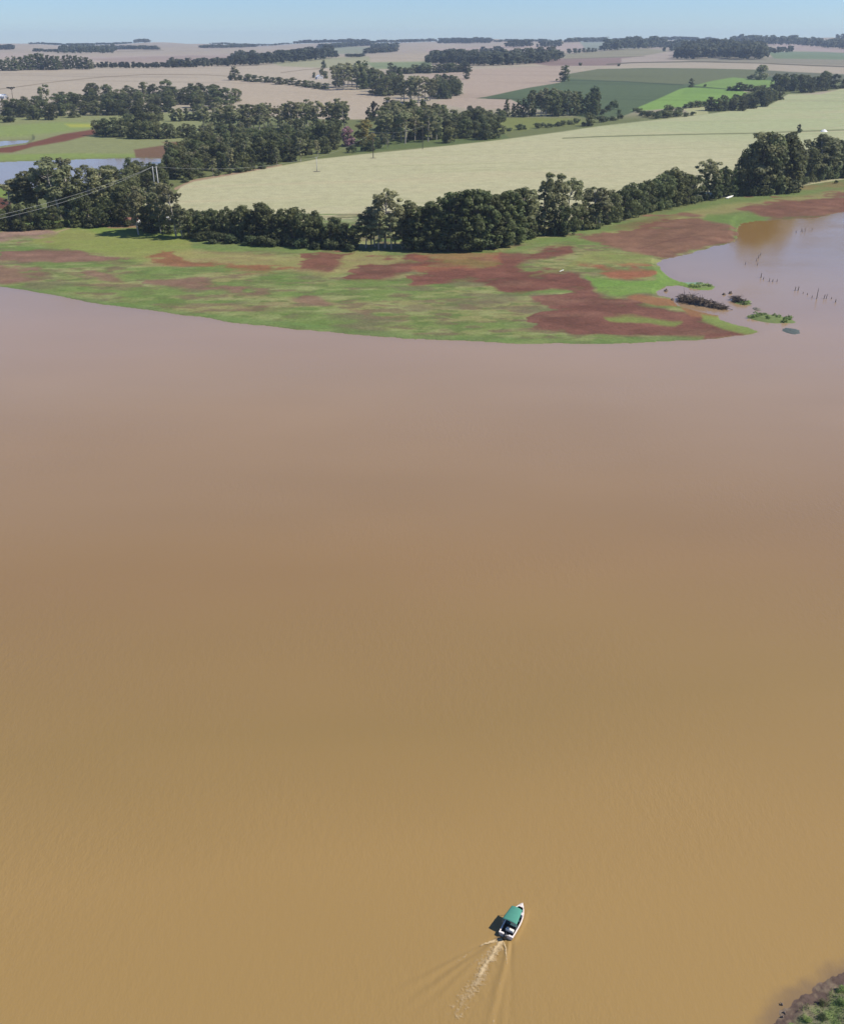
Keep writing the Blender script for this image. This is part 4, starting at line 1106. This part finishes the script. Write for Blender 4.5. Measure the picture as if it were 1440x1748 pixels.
# mid-distance wood with the white house
wood(['eucalyptus', 'evergreen'], [(566, 152), (596, 156), (630, 158), (628, 144), (568, 144)], 11, 5, (36, 46), {'eucalyptus': "tall grey-green tree in the grove right of the white house", 'evergreen': "tall dark tree in the grove right of the white house"}, {'eucalyptus': "grey-green grove by the white house", 'evergreen': "dark grove by the white house"}, wide=1.35)
wood(['broadleaf', 'evergreen'], [(628, 159), (680, 168), (690, 160), (686, 148), (632, 146)], 12, 5.5, (28, 38), {'broadleaf': "round tree in the middle of the wood right of the white house", 'evergreen': "upright tree in the middle of the wood right of the white house"}, {'broadleaf': "round trees right of the white house", 'evergreen': "upright trees right of the white house"}, wide=1.25)
rowof('eucalyptus', [(690, 174, 42), (702, 176, 46), (714, 176, 48), (726, 175, 44), (708, 168, 40), (734, 172, 38), (684, 172, 32)], "mid-green tree in the lighter clump at the wood's lower tip", "lighter clump at the wood's lower tip", False, 1.5)
wood(['broadleaf'], [(738, 171), (760, 170), (788, 162), (790, 152), (760, 148), (735, 152)], 12, 5.5, (22, 28), "very dark round tree in the knob at the wood's right end", "knob at the wood's right end", wide=1.2)
rowof('broadleaf', [(x, 138 + (x - 430) * .105 + TRND.uniform(-1, 2), TRND.uniform(9, 14)) for x in range(412, 566, 11)], "low bushy tree in the hedge running left from the white house", "hedge running left from the white house", False, 2.1, name="hedge_tree")
tree('evergreen', 401, 137, 24, "tall narrow tree at the far left end of the hedge", wide=2.0)
tree('shrub', 392, 137, 8, "low bush at the foot of the hedge's end tree")
tree('evergreen', 553, 117, 15, "small lone cypress-like tree behind the white house", wide=1.8)
rowof('broadleaf', [(536, 133, 10), (556, 134, 14), (550, 128, 12)], "pale small tree pressed around the white house", "trees around the white house", False, 1.2)
rowof('broadleaf', [(667, 124, 18), (675, 124, 13)], "dark tree at the left end of the far green field's lower hedge", "left end of the far hedge", False, 1.2, name="hedge_tree")
rowof('broadleaf', [(x, 126 - (x - 684) * .03 + TRND.uniform(-.7, .7), TRND.uniform(11, 18)) for x in range(684, 800, 8)], "grey-green tree in the far hedge below the light green field", "far hedge below the light green field", False, 2.1, name="hedge_tree")
rowof('broadleaf', [(4, 172, 5), (14, 170, 5), (12, 176, 6)], "small bush around the white house at the left edge", "bushes by the left-edge house", False, 1.3, )
# plantation row on the far left, one tree after another
rowof('evergreen', [(x, 120.5 - x * .016 + TRND.uniform(-.6, .6), h) for x, h in ((-8, 22), (4, 21), (16, 23), (27, 25), (38, 24), (48, 26), (57, 28), (66, 29), (75, 28), (84, 26), (92, 25), (101, 24), (112, 24), (121, 25), (131, 24), (141, 22), (150, 21), (157, 17))], "dark bluish tree in the distant plantation row at the far left", "distant plantation row at the far left", False, 1.7)

# ------------------------------------------------------------------ far woods: each one mass
def far_wood(bases, h, spacing, label, depth=1, dstep=2.2, jit=1.0):
    """bases: the front edge in photo pixels; rows of coarse trees behind it"""
    V, F, T, MI, k = [], [], [], [], 0
    flat = 2.0 if h <= 8 else 1.0
    if h <= 8: spacing *= .6
    seg = []
    P = np.array(bases, float)
    for (ax, ay), (bx, by) in zip(P[:-1], P[1:]):
        n = max(1, int(math.hypot(bx - ax, by - ay) / spacing))
        for i in range(n): seg.append((ax + (bx - ax) * i / n, ay + (by - ay) * i / n))
    x0, x1 = P[:, 0].min(), P[:, 0].max()
    for r in range(depth):
        for (x, y) in seg:
            edge = min((x - x0), (x1 - x)) / max((x1 - x0) * .12, 1)
            if r and edge < .5 * r / depth: continue
            p = at(x + TRND.uniform(-.5, .5) * spacing, y - r * dstep + TRND.uniform(-.4, .4) * jit)
            hh = metres(h * TRND.uniform(.7, 1.12), p) * (0.55 + .45 * min(1, edge + .2))
            (v, f, t), (tv, tf) = SHAPES['far'][TRND.randrange(NVAR['far'])]
            a = TRND.random() * 6.28; ca, sa = math.cos(a), math.sin(a)
            w = hh * TRND.uniform(1.1, 1.6) * flat
            q = np.stack([(v[:, 0] * ca - v[:, 1] * sa) * w + p.x, (v[:, 0] * sa + v[:, 1] * ca) * w + p.y, v[:, 2] * hh + p.z], 1)
            V.append(q); F.append(f + k); T.append(t * TRND.uniform(.8, 1.2)); k += len(q)
    me = np_mesh("far_wood", np.concatenate(V), np.concatenate(F), [M_LEAF['far']])
    float_attr(me, "tint", np.concatenate(T))
    o = link(bpy.data.objects.new("far_wood", me))
    tag(o, label, "wood", "woods on the far hills", "stuff")

far_wood([(160, 116), (220, 116.5), (290, 116), (340, 115)], 9, 5, "thin low wood continuing the plantation row", 2)
far_wood([(285, 114.5), (340, 114.5), (395, 113)], 15, 6, "greyer wood right of the thin low wood", 2)
far_wood([(383, 113), (430, 112), (480, 108), (530, 103.5), (578, 98)], 19, 6, "long bluish wood along the top of the central tan field", 3)
far_wood([(400, 104), (440, 103)], 20, 8, "taller treetops over the long bluish wood", 1)
far_wood([(592, 97.5), (622, 97)], 6, 4, "small dark copse by the pale yellow far plot", 1)
far_wood([(622, 92), (650, 90.5), (678, 88.5)], 8, 4, "dark straight far wood, lower one of two stacked strips", 2)
far_wood([(634, 83), (660, 82.5), (680, 82)], 7, 4, "dark straight far wood, upper one of two stacked strips", 2)
far_wood([(540, 84), (580, 81), (640, 77)], 7, 5, "low hazy wood beneath the central skyline hill", 2)
far_wood([(505, 71), (560, 71), (600, 71.5), (634, 71)], 7, 5, "hazy wood on the central skyline hill", 1)
far_wood([(726, 108), (780, 111), (830, 112), (880, 110.5), (930, 107), (961, 102)], 21, 6, "long dark far wood between the tan fields right of centre", 4)
far_wood([(818, 93), (860, 92)], 12, 6, "raised dark hump over the long dark far wood", 2)
far_wood([(748, 74), (790, 74), (838, 73)], 8, 5, "hazy skyline wood left of two square copses", 2)
far_wood([(865, 81), (885, 81), (906, 80)], 13, 5, "square dark copse on the far slope, left of a pair", 2)
far_wood([(918, 81), (940, 81), (960, 80)], 12, 5, "square dark copse on the far slope, right of a pair", 2)
far_wood([(965, 72), (1000, 72), (1040, 71)], 8, 5, "hazy thin skyline wood right of the square copses", 1)
far_wood([(962, 92), (1000, 90), (1024, 89)], 9, 5, "low dark far strip ending the long dark wood", 1)
far_wood([(1024, 87), (1080, 84), (1140, 82)], 17, 6, "hazy far wood left of the big dark block", 3)
far_wood([(1104, 76), (1122, 76)], 17, 6, "tall clump standing on the skyline, right of centre", 1)
far_wood([(1135, 88), (1170, 88), (1220, 87)], 16, 6, "dark wood joined to the left of the big dark block", 3)
far_wood([(1152, 101), (1200, 100), (1226, 98), (1250, 101), (1300, 101), (1311, 99)], 24, 6, "big dark block of wood on the far right slope", 5)
far_wood([(1300, 92), (1330, 90), (1356, 89)], 10, 5, "low wood tailing off right of the big dark block", 2)
far_wood([(1225, 76), (1290, 76), (1360, 78), (1440, 84), (1560, 90)], 14, 6, "long dark skyline wood at the right", 3)
far_wood([(1424, 69), (1450, 69), (1480, 69)], 9, 5, "dark skyline copse at the right edge", 2)
far_wood([(-30, 86), (0, 85), (26, 84)], 8, 5, "hazy far wood at the left edge", 2)
far_wood([(100, 91), (140, 91), (200, 91)], 12, 5, "dark far wood on the left slope", 3)
far_wood([(58, 88), (100, 89)], 6, 4, "reddish thin strip leading to the left slope wood", 1)
far_wood([(180, 84), (230, 84), (274, 85)], 7, 4, "thin far strip above the left slope wood", 1)
far_wood([(50, 75.5), (120, 74), (228, 73)], 4, 4, "faint treetops along the left skyline", 1)
far_wood([(232, 72.5), (254, 72.5)], 7, 4, "small copse breaking the left skyline", 1)
far_wood([(342, 82), (380, 82), (440, 80)], 7, 4, "faint far wood left of centre below the skyline", 1)
far_wood([(360, 74), (400, 73), (500, 72)], 4, 5, "faint treetops along the skyline left of centre", 1)
far_wood([(640, 72), (700, 71), (745, 71)], 6, 5, "faint treetops along the skyline at the centre", 1)
far_wood([(845, 72), (880, 71), (940, 71)], 5, 5, "faint skyline wood behind the square copses", 1)
far_wood([(1040, 70), (1100, 69), (1230, 68)], 7, 5, "faint skyline wood behind the tall clump", 1)

# ================================================================== POLES AND WIRES
M_POLE = plain("weathered_concrete", (0.46, 0.45, 0.42), 0.9, 0.12, 2)
M_DARKPOLE = plain("tarred_wood", (0.06, 0.05, 0.045), 0.9, 0.3, 2)
M_WIRE = plain("aluminium_wire", (0.30, 0.30, 0.28), 0.6, 0.05, 1)
def utility_pole(p, h, r, mat, label, twin=0.0, cross=2.4):
    root = empty("power_pole", p); tag(root, label, "power pole")
    for sx in ((-twin, twin) if twin else (0,)):
        bm = bmesh.new(); tube(bm, [(sx, 0, -1), (sx * .94, 0, h * .5), (sx * .88, 0, h)], [r * 1.3, r * 1.1, r * .8], 8)
        bm_obj("pole", bm, mat, root, 0, True)
    bm = bmesh.new(); box(bm, (0, 0.0, h - .7), (max(cross, twin * 2.6), .16, .2)); arm = bm_obj("crossarm", bm, mat, root)
    for sx in (-.45, 0, .45):
        bm = bmesh.new(); tube(bm, [(sx * max(cross, twin * 2.4), 0, h - .6), (sx * max(cross, twin * 2.4), 0, h - .25)], [.09, .05], 6); bm_obj("insulator", bm, M_POLE, arm)
    return p + Vector((0, 0, h - .3))

pA = at(271, 346); tA = utility_pole(pA, metres(61, pA), .30, M_POLE, "twin pale concrete power poles rising from the trees by the field's left tip", 1.25, 3.4)
pB = at(541, 293); tB = utility_pole(pB, metres(25, pB), .20, M_POLE, "pale single power pole on a bare spot in the pale field", 0, 2)
pC = at(637, 270); tC = utility_pole(pC, metres(44, pC), .26, M_DARKPOLE, "dark tall power pole at the pale field's border, in front of the yellow-green tree", 0, 2)
pD = at(721, 255); tD = utility_pole(pD, metres(40, pD), .22, M_DARKPOLE, "dark slim power pole before the central wood", 0, 2)
def wire(a, b, sag, label, off=0.0, r=0.05):
    bm = bmesh.new()
    pts = []
    for i in range(25):
        t = i / 24; q = a.lerp(b, t); q.z -= sag * 4 * t * (1 - t); q.x += off; pts.append(q)
    tube(bm, pts, r, 5)
    o = bm_obj("power_cable", bm, M_WIRE, None); tag(o, label, "cable", "overhead cables")
eA = at_depth(-25, 373, 430)
wire(tA + Vector((-1.3, 0, 0)), eA, 2.0, "overhead cable running left from the twin poles, upper strand", 0, .055)
wire(tA + Vector((-1.3, 0, 0)), eA + Vector((1.0, 0, -1.1)), 2.9, "overhead cable running left from the twin poles, lower strand", 0, .055)
wire(tA + Vector((1.3, 0, 0)), tB, 4.0, "overhead cable from the twin poles to the pale single pole", 0, .05)
wire(tB, tC, 2.5, "overhead cable from the pale single pole to the dark tall pole", 0, .035)
wire(tC, tD, 2.5, "overhead cable from the dark tall pole to the dark slim pole", 0, .035)
# bare earth rings at the field poles
for p, nm in ((pB, "pale single pole"), (pC, "dark tall pole")):
    bm = bmesh.new()
    rnd = random.Random(3)
    vs = [bm.verts.new((math.cos(a) * 3.2 * rnd.uniform(.7, 1.2), math.sin(a) * 3.0 * rnd.uniform(.7, 1.2), 0.02)) for a in np.linspace(0, 6.283, 17)[:-1]]
    c = bm.verts.new((0, 0, .35))
    for i in range(16): bm.faces.new((vs[i], vs[(i + 1) % 16], c))
    o = bm_obj("earth_mound", bm, plain("dry_weeds", (0.13, 0.115, 0.07), 1, .3, 1), None); o.location = p
    tag(o, "low mound of dry weeds around the foot of the " + nm, "mound")

# ================================================================== HOUSES, BEACHED BOAT, SMALL THINGS
M_WALL = plain("lime_wall", (0.62, 0.60, 0.56), 0.9, 0.08, 1)
M_ROOFW = plain("white_sheet_roof", (0.78, 0.78, 0.76), 0.5, 0.06, 1)
M_ROOFR = plain("clay_roof", (0.34, 0.16, 0.12), 0.85, 0.2, 2)
M_OPEN = plain("dark_opening", (0.03, 0.03, 0.035), 0.5, 0.2, 1)
def house(p, rz, w, d, h, rh, roof, label, name="house", chimney=False):
    root = empty(name, p, rz); tag(root, label, "house" if name == "house" else name)
    bm = bmesh.new()
    pr = [(-w / 2, -.5), (w / 2, -.5), (w / 2, h), (0, h + rh - .12), (-w / 2, h)]
    f = [bm.verts.new((x, -d / 2, z)) for x, z in pr]; b = [bm.verts.new((x, d / 2, z)) for x, z in pr]
    bm.faces.new(f); bm.faces.new(b[::-1])
    for i in range(5): bm.faces.new((f[i], b[i], b[(i + 1) % 5], f[(i + 1) % 5]))
    bm_obj("wall", bm, M_WALL, root)
    bm = bmesh.new(); e = .45
    sec = [(-w / 2 - e, h - e * rh / (w / 2)), (0, h + rh), (w / 2 + e, h - e * rh / (w / 2)), (w / 2 + e, h - e * rh / (w / 2) + .14), (0, h + rh + .15), (-w / 2 - e, h - e * rh / (w / 2) + .14)]
    v = loft(bm, [[(x, y, z) for x, z in sec] for y in (-d / 2 - e, d / 2 + e)], closed=True); bm.faces.new(v[0]); bm.faces.new(v[1][::-1])
    bm_obj("roof", bm, roof, root)
    bm = bmesh.new(); box(bm, (w * .18, -d / 2 - .01, 1.0), (.95, .06, 2.0)); bm_obj("door", bm, M_OPEN, root)
    for sx in (-.26,):
        bm = bmesh.new(); box(bm, (w * sx, -d / 2 - .01, 1.5), (1.2, .06, 1.1)); bm_obj("window", bm, M_OPEN, root)
    for y in (-.25, .25):
        bm = bmesh.new(); box(bm, (w / 2 + .01, d * y, 1.5), (.06, 1.2, 1.1)); bm_obj("window", bm, M_OPEN, root)
    return root
house(at(545, 135), .35, 12, 15, 4.2, 3.2, M_ROOFW, "small white-roofed farmhouse among trees in the middle distance")
house(at(5, 168), 1.35, 9, 13, 3.4, 2.6, M_ROOFW, "small white house beside dark bushes in the tan field at the left edge")
house(at(283.5, 377), 1.2, 3.2, 4.6, 2.3, .7, M_ROOFW, "tiny white-roofed shelter among the slender lawn trees, the upper one", "shelter")
house(at(288, 383), 1.2, 2.8, 4.2, 2.1, .6, M_ROOFW, "tiny white-roofed shelter among the slender lawn trees, the lower one", "shelter")
house(at(226, 384), 1.4, 4.2, 8.0, 2.6, 1.1, M_ROOFR, "low red-roofed shed under the trees left of the slender lawn trees", "shed")

def skiff(p, rz, L, beam, tilt, mat, label):
    root = empty("beached_boat", p, rz); tag(root, label, "boat")
    S = hull_sections(L, beam, 18)
    bm = bmesh.new()
    vs = loft(bm, [[(-b, y, sh * .8), (-b * .85, y, ch), (0, y, k), (b * .85, y, ch), (b, y, sh * .8)] for y, b, sh, ch, k in S]); bm.faces.new(vs[0])
    hl = bm_obj("hull", bm, mat, root, 0, True); hl.modifiers.new("t", 'SOLIDIFY').thickness = .06
    bm = bmesh.new()
    for y in (-L * .28, L * .05): box(bm, (0, y, .3), (beam * .84, .34, .06))
    bm_obj("bench_seat", bm, mat, root)
    root.rotation_euler = (tilt, 0, rz); root.location.z += .25
pS = at(1245, 338)
skiff(pS, -math.radians(42), 9.5, 2.2, .05, M_CUSHION, "white boat pulled up on the grass below the right-hand grove")

def heap(name, p, sx, sy, h, mat, label, cat, seed, n=22, rough=.3, kind=None):
    th = np.linspace(0, 2 * np.pi, n + 1)[:-1]; rr = np.linspace(0, 1, 9)
    V = []
    for r in rr:
        for t in th:
            x, y = r * math.cos(t), r * math.sin(t)
            V.append((x * sx, y * sy, h * ((1 - r ** 2) ** 1.1)))
    V = np.array(V)
    nz = fbm(V[:, 0] / (sx * .3) + seed, V[:, 1] / (sy * .3) + seed, 4, seed)
    V[:, 2] = V[:, 2] * (1 + rough * 1.6 * nz) - .1
    V[:, 0] *= 1 + rough * .35 * nz; V[:, 1] *= 1 + rough * .35 * nz
    m = len(th); F = [(i * m + j, i * m + (j + 1) % m, (i + 1) * m + (j + 1) % m, (i + 1) * m + j) for i in range(8) for j in range(m)]
    o = link(bpy.data.objects.new(name, np_mesh(name, V, np.array(F), [mat], smooth=True))); o.location = p
    return tag(o, label, cat, None, kind)
M_BRUSH = plain("dead_brush", (0.115, 0.086, 0.062), 1, .4, .9)
M_MUD = plain("grey_mud", (0.13, 0.115, 0.085), .8, .3, .6)
M_TARP = plain("white_tarp", (0.75, 0.74, 0.70), .6, .05, 1)
heap("covered_heap", at(1405, 225), 4.2, 2.6, 2.4, M_TARP, "low white covered heap on the grass bank crossing the pale field", "heap", 4, rough=.2)

def twig_pile(px0, py0, px1, py1, width, h, n, label, seed, mat=M_BRUSH):
    a = at_water(px0, py0); b = at_water(px1, py1); rnd = random.Random(seed); mid = (a + b) / 2
    root = empty("brush_pile", mid); tag(root, label, "brush pile")
    bm = bmesh.new()
    for i in range(n):
        t = rnd.random() ** 1.2; q = a.lerp(b, t) - mid
        hh = h * (1 - abs(t - .33) * 1.1) * rnd.uniform(.2, 1)
        q += Vector((rnd.gauss(0, width * .15), rnd.gauss(0, width * .4) * (1 - .6 * t), max(hh, .1)))
        d = Vector((rnd.gauss(0, 1), rnd.gauss(0, 1), rnd.gauss(0, .25))).normalized() * rnd.uniform(.8, 2.4)
        tube(bm, [q - d, q + Vector((0, 0, rnd.uniform(0, .2))), q + d], [rnd.uniform(.05, .12), .09, .03], 4)
    bm_obj("branches", bm, mat, root)
    n2 = 40; V = []
    bm = bmesh.new()
    loops = []
    for i in range(26):
        t = i / 25; q = a.lerp(b, t) - mid; w = width * (.25 + math.sin(math.pi * min(t * 1.1, 1)) * .75) * (1 - .55 * t); z = h * .75 * math.sin(math.pi * (.06 + .9 * t ** .7)) 
        loops.append([(q.x, q.y + w * c + .3 * math.sin(i * 2.1 + c * 3), -.1 + max(0, z * (1 - c * c)) * (1 + .35 * math.sin(i * 1.7 + c * 4))) for c in np.linspace(-1, 1, 9)])
    loft(bm, loops); bm_obj("silt_core", bm, mat, root, 0, True)
twig_pile(1160, 513, 1240, 528, 5.0, 2.6, 420, "long dark pile of drowned brush in the shallows beside the spit's tip", 3)
twig_pile(1250, 512, 1272, 519, 3.2, 2.0, 120, "short dark clump of snagged branches between the brush pile and green islet", 5)
for x, y, l in ((1235, 503, "small dark snag just above the short branch clump"), (1246, 501, "tiny dark snag, right of the small dark snag"), (1136, 497, "small reddish mud clod in the narrow channel"), (1147, 513, "dark clod at the brush pile's landward end")):
    heap("snag", at_water(x, y), .9, 1.1, .9, M_BRUSH, l, "snag", x, 10, .5)
heap("mud_bar", at_water(1349, 565), 3.6, 5.0, .28, plain("wet_weed", (0.075, 0.085, 0.06), .5, .3, .8), "flat dark grey-green weed bar off the green islet", "mud bar", 8, rough=.5)
M_ISLE = plain("islet_turf", (0.12, 0.155, 0.045), .95, .35, .8)
def islet(px, py, sx, sy, h, rz, label, seed, n):
    p = at_water(px, py); root = empty("islet", p, rz); tag(root, label, "islet")
    o = heap("turf", (0, 0, 0), sx, sy, h, M_ISLE, None, None, seed, 28, .35); o.parent = root
    if "category" in o: del o["category"]
    rnd = np.random.default_rng(seed)
    c = np.stack([rnd.uniform(-.75, .75, n) * sx, rnd.uniform(-.6, .6, n) * sy, np.full(n, h * .6)], 1)
    V, F, T = clump_leaves(c, rnd.uniform(.5, 1.1, n), n * 60, .4, rnd)
    me = np_mesh("reeds", V, F, [M_LEAF['lime']]); float_attr(me, "tint", T); link(bpy.data.objects.new("reeds", me), root)
islet(1314, 544, 9.2, 6.0, .9, -.55, "bright green grassy islet off the tip of the spit", 12, 26)
islet(1268, 518, 3.4, 2.6, .6, -.3, "tiny green tussock on the right of the short branch clump", 14, 7)
islet(1196, 489, 6.0, 5.0, .7, 0.0, "light green reedy tongue end above the narrow channel", 16, 14)
# dark patches at the islet's landward side
heap("mud_clump", at_water(1291, 528), 1.8, 3.0, .5, M_MUD, "grey mud clump at the upper end of the green islet", "mud clump", 21, 12, .4)
heap("mud_clump", at_water(1289, 542), 1.6, 1.8, .3, M_MUD, "grey mud clump at the left side of the green islet", "mud clump", 22, 12, .4)

# a pale plank-like thing left on the red soil
bm = bmesh.new(); box(bm, (0, 0, .25), (2.6, .5, .12)); box(bm, (-1.0, 0, .1), (.12, .4, .3)); box(bm, (1.0, 0, .1), (.12, .4, .3))
o = bm_obj("plank", bm, M_CUSHION, None, .02); o.location = at(958, 463); o.rotation_euler = (0, -.12, .75)
tag(o, "small pale plank lying at the edge of the central red soil", "plank")

# dead stakes standing in the right-hand water
M_STAKE = plain("drowned_wood", (0.15, 0.118, 0.10), .9, .3, 3)
def stake(px, py, hpx, label, group):
    p = at_water(px, py); h = metres(hpx, p) * TRND.uniform(.95, 1.05)
    bm = bmesh.new(); lean = Vector((TRND.uniform(-.12, .12), TRND.uniform(-.1, .1), 1))
    r = TRND.uniform(.11, .17)
    tube(bm, [(0, 0, -1), lean * (h * .5), lean * h + Vector((TRND.uniform(-.1, .1), 0, 0))], [r * 1.2, r, r * .5], 7)
    if h > 1.6: tube(bm, [lean * (h * .6), lean * (h * .85) + Vector((TRND.choice((-.5, .5)), .1, .1))], [r * .5, r * .2], 5)
    o = bm_obj("dead_stake", bm, M_STAKE, None, 0, True); o.location = p
    tag(o, label, "stake", group)
for x, y, h in ((1292, 453, 6), (1290, 446, 6), (1294, 441, 7), (1297, 436, 5)): stake(x, y, h, "dark drowned stake in the short slanting line below the orange shallows", "slanting line of stakes")
for x, y, h in ((1298, 474, 8), (1302, 477, 5), (1312, 481, 7), (1318, 481, 5), (1325, 481, 5)): stake(x, y, h, "thin drowned stake in the small middle group", "middle group of stakes")
for x, y, h in ((1356, 496, 7), (1361, 496, 7), (1370, 501, 3), (1377, 503, 3), (1385, 508, 4)): stake(x, y, h, "short drowned stake left of the tall stake in the right group", "short stakes left of the tall one")
stake(1393, 510, 18, "tallest thin drowned stake in the right group", None)
for x, y, h in ((1405, 510, 8), (1409, 510, 9), (1418, 510, 3), (1425, 516, 6)): stake(x, y, h, "short drowned stake right of the tall stake in the right group", "short stakes right of the tall one")
for x, y, h in ((1358, 397, 4), (1366, 396, 7), (1369, 396, 5), (1373, 396, 8), (1385, 393, 4)): stake(x, y, h, "faint drowned stake in the far group near the brown bank", "far group of stakes")
stake(1271, 452, 6, "single faint drowned stake left of the slanting line", None)

# ================================================================== NEAR BANK, bottom right
def build_bank():
    a = at_water(1240, 1760); b = at_water(1640, 1560)
    xs = np.arange(a.x - 2, 75, .12); ys = np.arange(45, b.y + 6, .14)
    X, Y = np.meshgrid(xs, ys); X = X.ravel(); Y = Y.ravel()
    px, py, d = project(X, Y, np.zeros_like(X))
    n1 = fbm(X / 1.6, Y / 1.6, 4, 41); n2 = fbm(X / .5, Y / .5, 3, 43)
    s = sdf(px + 9 * n1, py + 9 * fbm(X / 1.6 + 7, Y / 1.6, 4, 42), BANK, 160)
    z = np.where(s > 0, .012 * s + .00004 * s * s, .014 * s); z = np.clip(z, -1.2, 1.7) + np.where(s > 0, .06 * n1 + .04 * n2, .02 * n1)
    mud = np.array([0.105, 0.072, 0.056]); mud2 = np.array([0.20, 0.15, 0.10]); gr = np.array([0.17, 0.21, 0.075]); ol = np.array([0.15, 0.14, 0.085])
    k = sstep(-.2, .5, n2 + .4 * n1)[:, None]; C = mud * (1 - k) + mud2 * k * .8 + mud * k * .2
    g = (sstep(22, 50, s + 16 * n1))[:, None]; q = sstep(-.3, .4, fbm(X / 1.1, Y / 1.1, 3, 47))[:, None]
    C = C * (1 - g) + (gr * q + ol * (1 - q)) * g
    me = np_mesh("near_bank", np.stack([X, Y, z], 1), grid_faces(len(ys), len(xs)), [M_GROUND], smooth=True)
    color_attr(me, "cover", C)
    tag(link(bpy.data.objects.new("near_bank", me)), "muddy weedy bank in the bottom right corner", "bank", kind="structure")
    # weeds: blades rooted on the bank
    rng = np.random.default_rng(9)
    sel = np.where((s > 14) & (px < 1600) & (py < 1900))[0]
    dens = sstep(10, 60, s[sel] + 20 * n1[sel]) * (.3 + .7 * sstep(-.3, .3, n1[sel]))
    sel = sel[rng.random(len(sel)) < dens * .9]
    sel = sel[rng.permutation(len(sel))[:30000]]
    P = np.stack([X[sel], Y[sel], z[sel]], 1) + rng.normal(size=(len(sel), 3)) * [.06, .06, 0]
    hgt = .10 + .24 * rng.random(len(sel)) ** 1.5; an = rng.random(len(sel)) * 6.283
    t = np.stack([np.cos(an), np.sin(an), 0 * an], 1); up = np.stack([rng.normal(size=len(sel)) * .5, rng.normal(size=len(sel)) * .5, np.ones(len(sel))], 1)
    w = (.02 + .03 * rng.random(len(sel)))[:, None]
    V = np.stack([P - t * w, P + t * w, P + up * hgt[:, None] + t * w * .3, P + up * hgt[:, None] - t * w * .3], 1).reshape(-1, 3)
    T = np.repeat(.45 + .75 * rng.random(len(sel)), 4)
    me = np_mesh("weeds", V, np.arange(len(V)).reshape(-1, 4), [M_LEAF['lime']]); float_attr(me, "tint", T)
    tag(link(bpy.data.objects.new("weeds", me)), "mixed weeds and grass covering the near bank", "weeds", kind="stuff")
    return lambda x, y: float(z[np.argmin((X - x) ** 2 + (Y - y) ** 2)])
bank_z = build_bank()
def bank_bush(px, py, h, wide, leaf, label):
    p = at_water(px, py, .6); p.z = bank_z(p.x, p.y) - .03
    i = TRND.randrange(NVAR['shrub'])
    (V, F, T), (TV, TF) = tree_shape('shrub', 900 + int(px))
    rng = np.random.default_rng(int(px * 7 + py)); c = V.reshape(-1, 4, 3); cen = c.mean(1, keepdims=True)
    c = np.concatenate([cen + (c - cen) * .42 + rng.normal(size=(len(c), 1, 3)) * .05 for _ in range(3)]); V2 = c.reshape(-1, 3); V2[:, 2] = np.abs(V2[:, 2])
    o = empty("shrub", p, TRND.random() * 6.28); o.scale = (h * wide, h * wide, h)
    cr = np_mesh("crown", V2, np.arange(len(V2)).reshape(-1, 4), [M_LEAF[leaf]]); float_attr(cr, "tint", np.tile(T, 3))
    link(bpy.data.objects.new("crown", cr), o); link(bpy.data.objects.new("trunk", np_mesh("trunk", TV, TF, [M_BARK])), o)
    tag(o, label, "shrub")
bank_bush(1436, 1690, .62, 1.3, 'lime', "bright green leafy bush on the near bank at the right edge, upper one")
bank_bush(1437, 1716, .6, 1.4, 'lime', "bright green leafy bush on the near bank at the right edge, lower one")
bank_bush(1376, 1742, .5, 1.5, 'lime', "bright green leafy bush at the bottom of the near bank")
bank_bush(1404, 1712, .5, 1.6, 'shrub', "dull olive bush in the middle of the near bank")
bank_bush(1402, 1740, .5, 1.6, 'shrub', "dull olive bush at the bottom right of the near bank")
bank_bush(1350, 1750, .4, 1.5, 'lime', "small bright tuft at the bottom left of the near bank")
for x, y, l in ((1334, 1716, "upper dark stump at the near bank's muddy tip"), (1337, 1729, "middle dark stump at the near bank's muddy tip"), (1335, 1737, "lower dark stump at the near bank's muddy tip")):
    p = at_water(x, y); bm = bmesh.new()
    tube(bm, [(0, 0, -.4), (.03, 0, .16), (.05, .02, .36)], [.16, .13, .09], 8)
    tube(bm, [(0, 0, .15), (.35, .05, .2)], [.08, .04], 6)
    o = bm_obj("stump", bm, M_STAKE, None, 0, True); o.location = p; o.scale = (.75, .75, .75); o.rotation_euler = (0, 0, x)
    tag(o, l, "stump")

# ================================================================== HAZE: the air over the whole scene
bm = bmesh.new(); box(bm, (0, 4520, 82), (19600, 9720, 176))
m = bpy.data.materials.new("haze"); m.use_nodes = True; nt = m.node_tree
nt.nodes.remove(nt.nodes["Principled BSDF"])
pv = nt.nodes.new("ShaderNodeVolumePrincipled"); pv.inputs["Color"].default_value = (0.66, 0.80, 1.0, 1); pv.inputs["Density"].default_value = 6.2e-5
pv.inputs["Anisotropy"].default_value = 0.1
nt.links.new(pv.outputs[0], nt.nodes["Material Output"].inputs["Volume"])
o = bm_obj("haze", bm, m, None); tag(o, "thin blue air paling the far hills", "haze", kind="stuff")
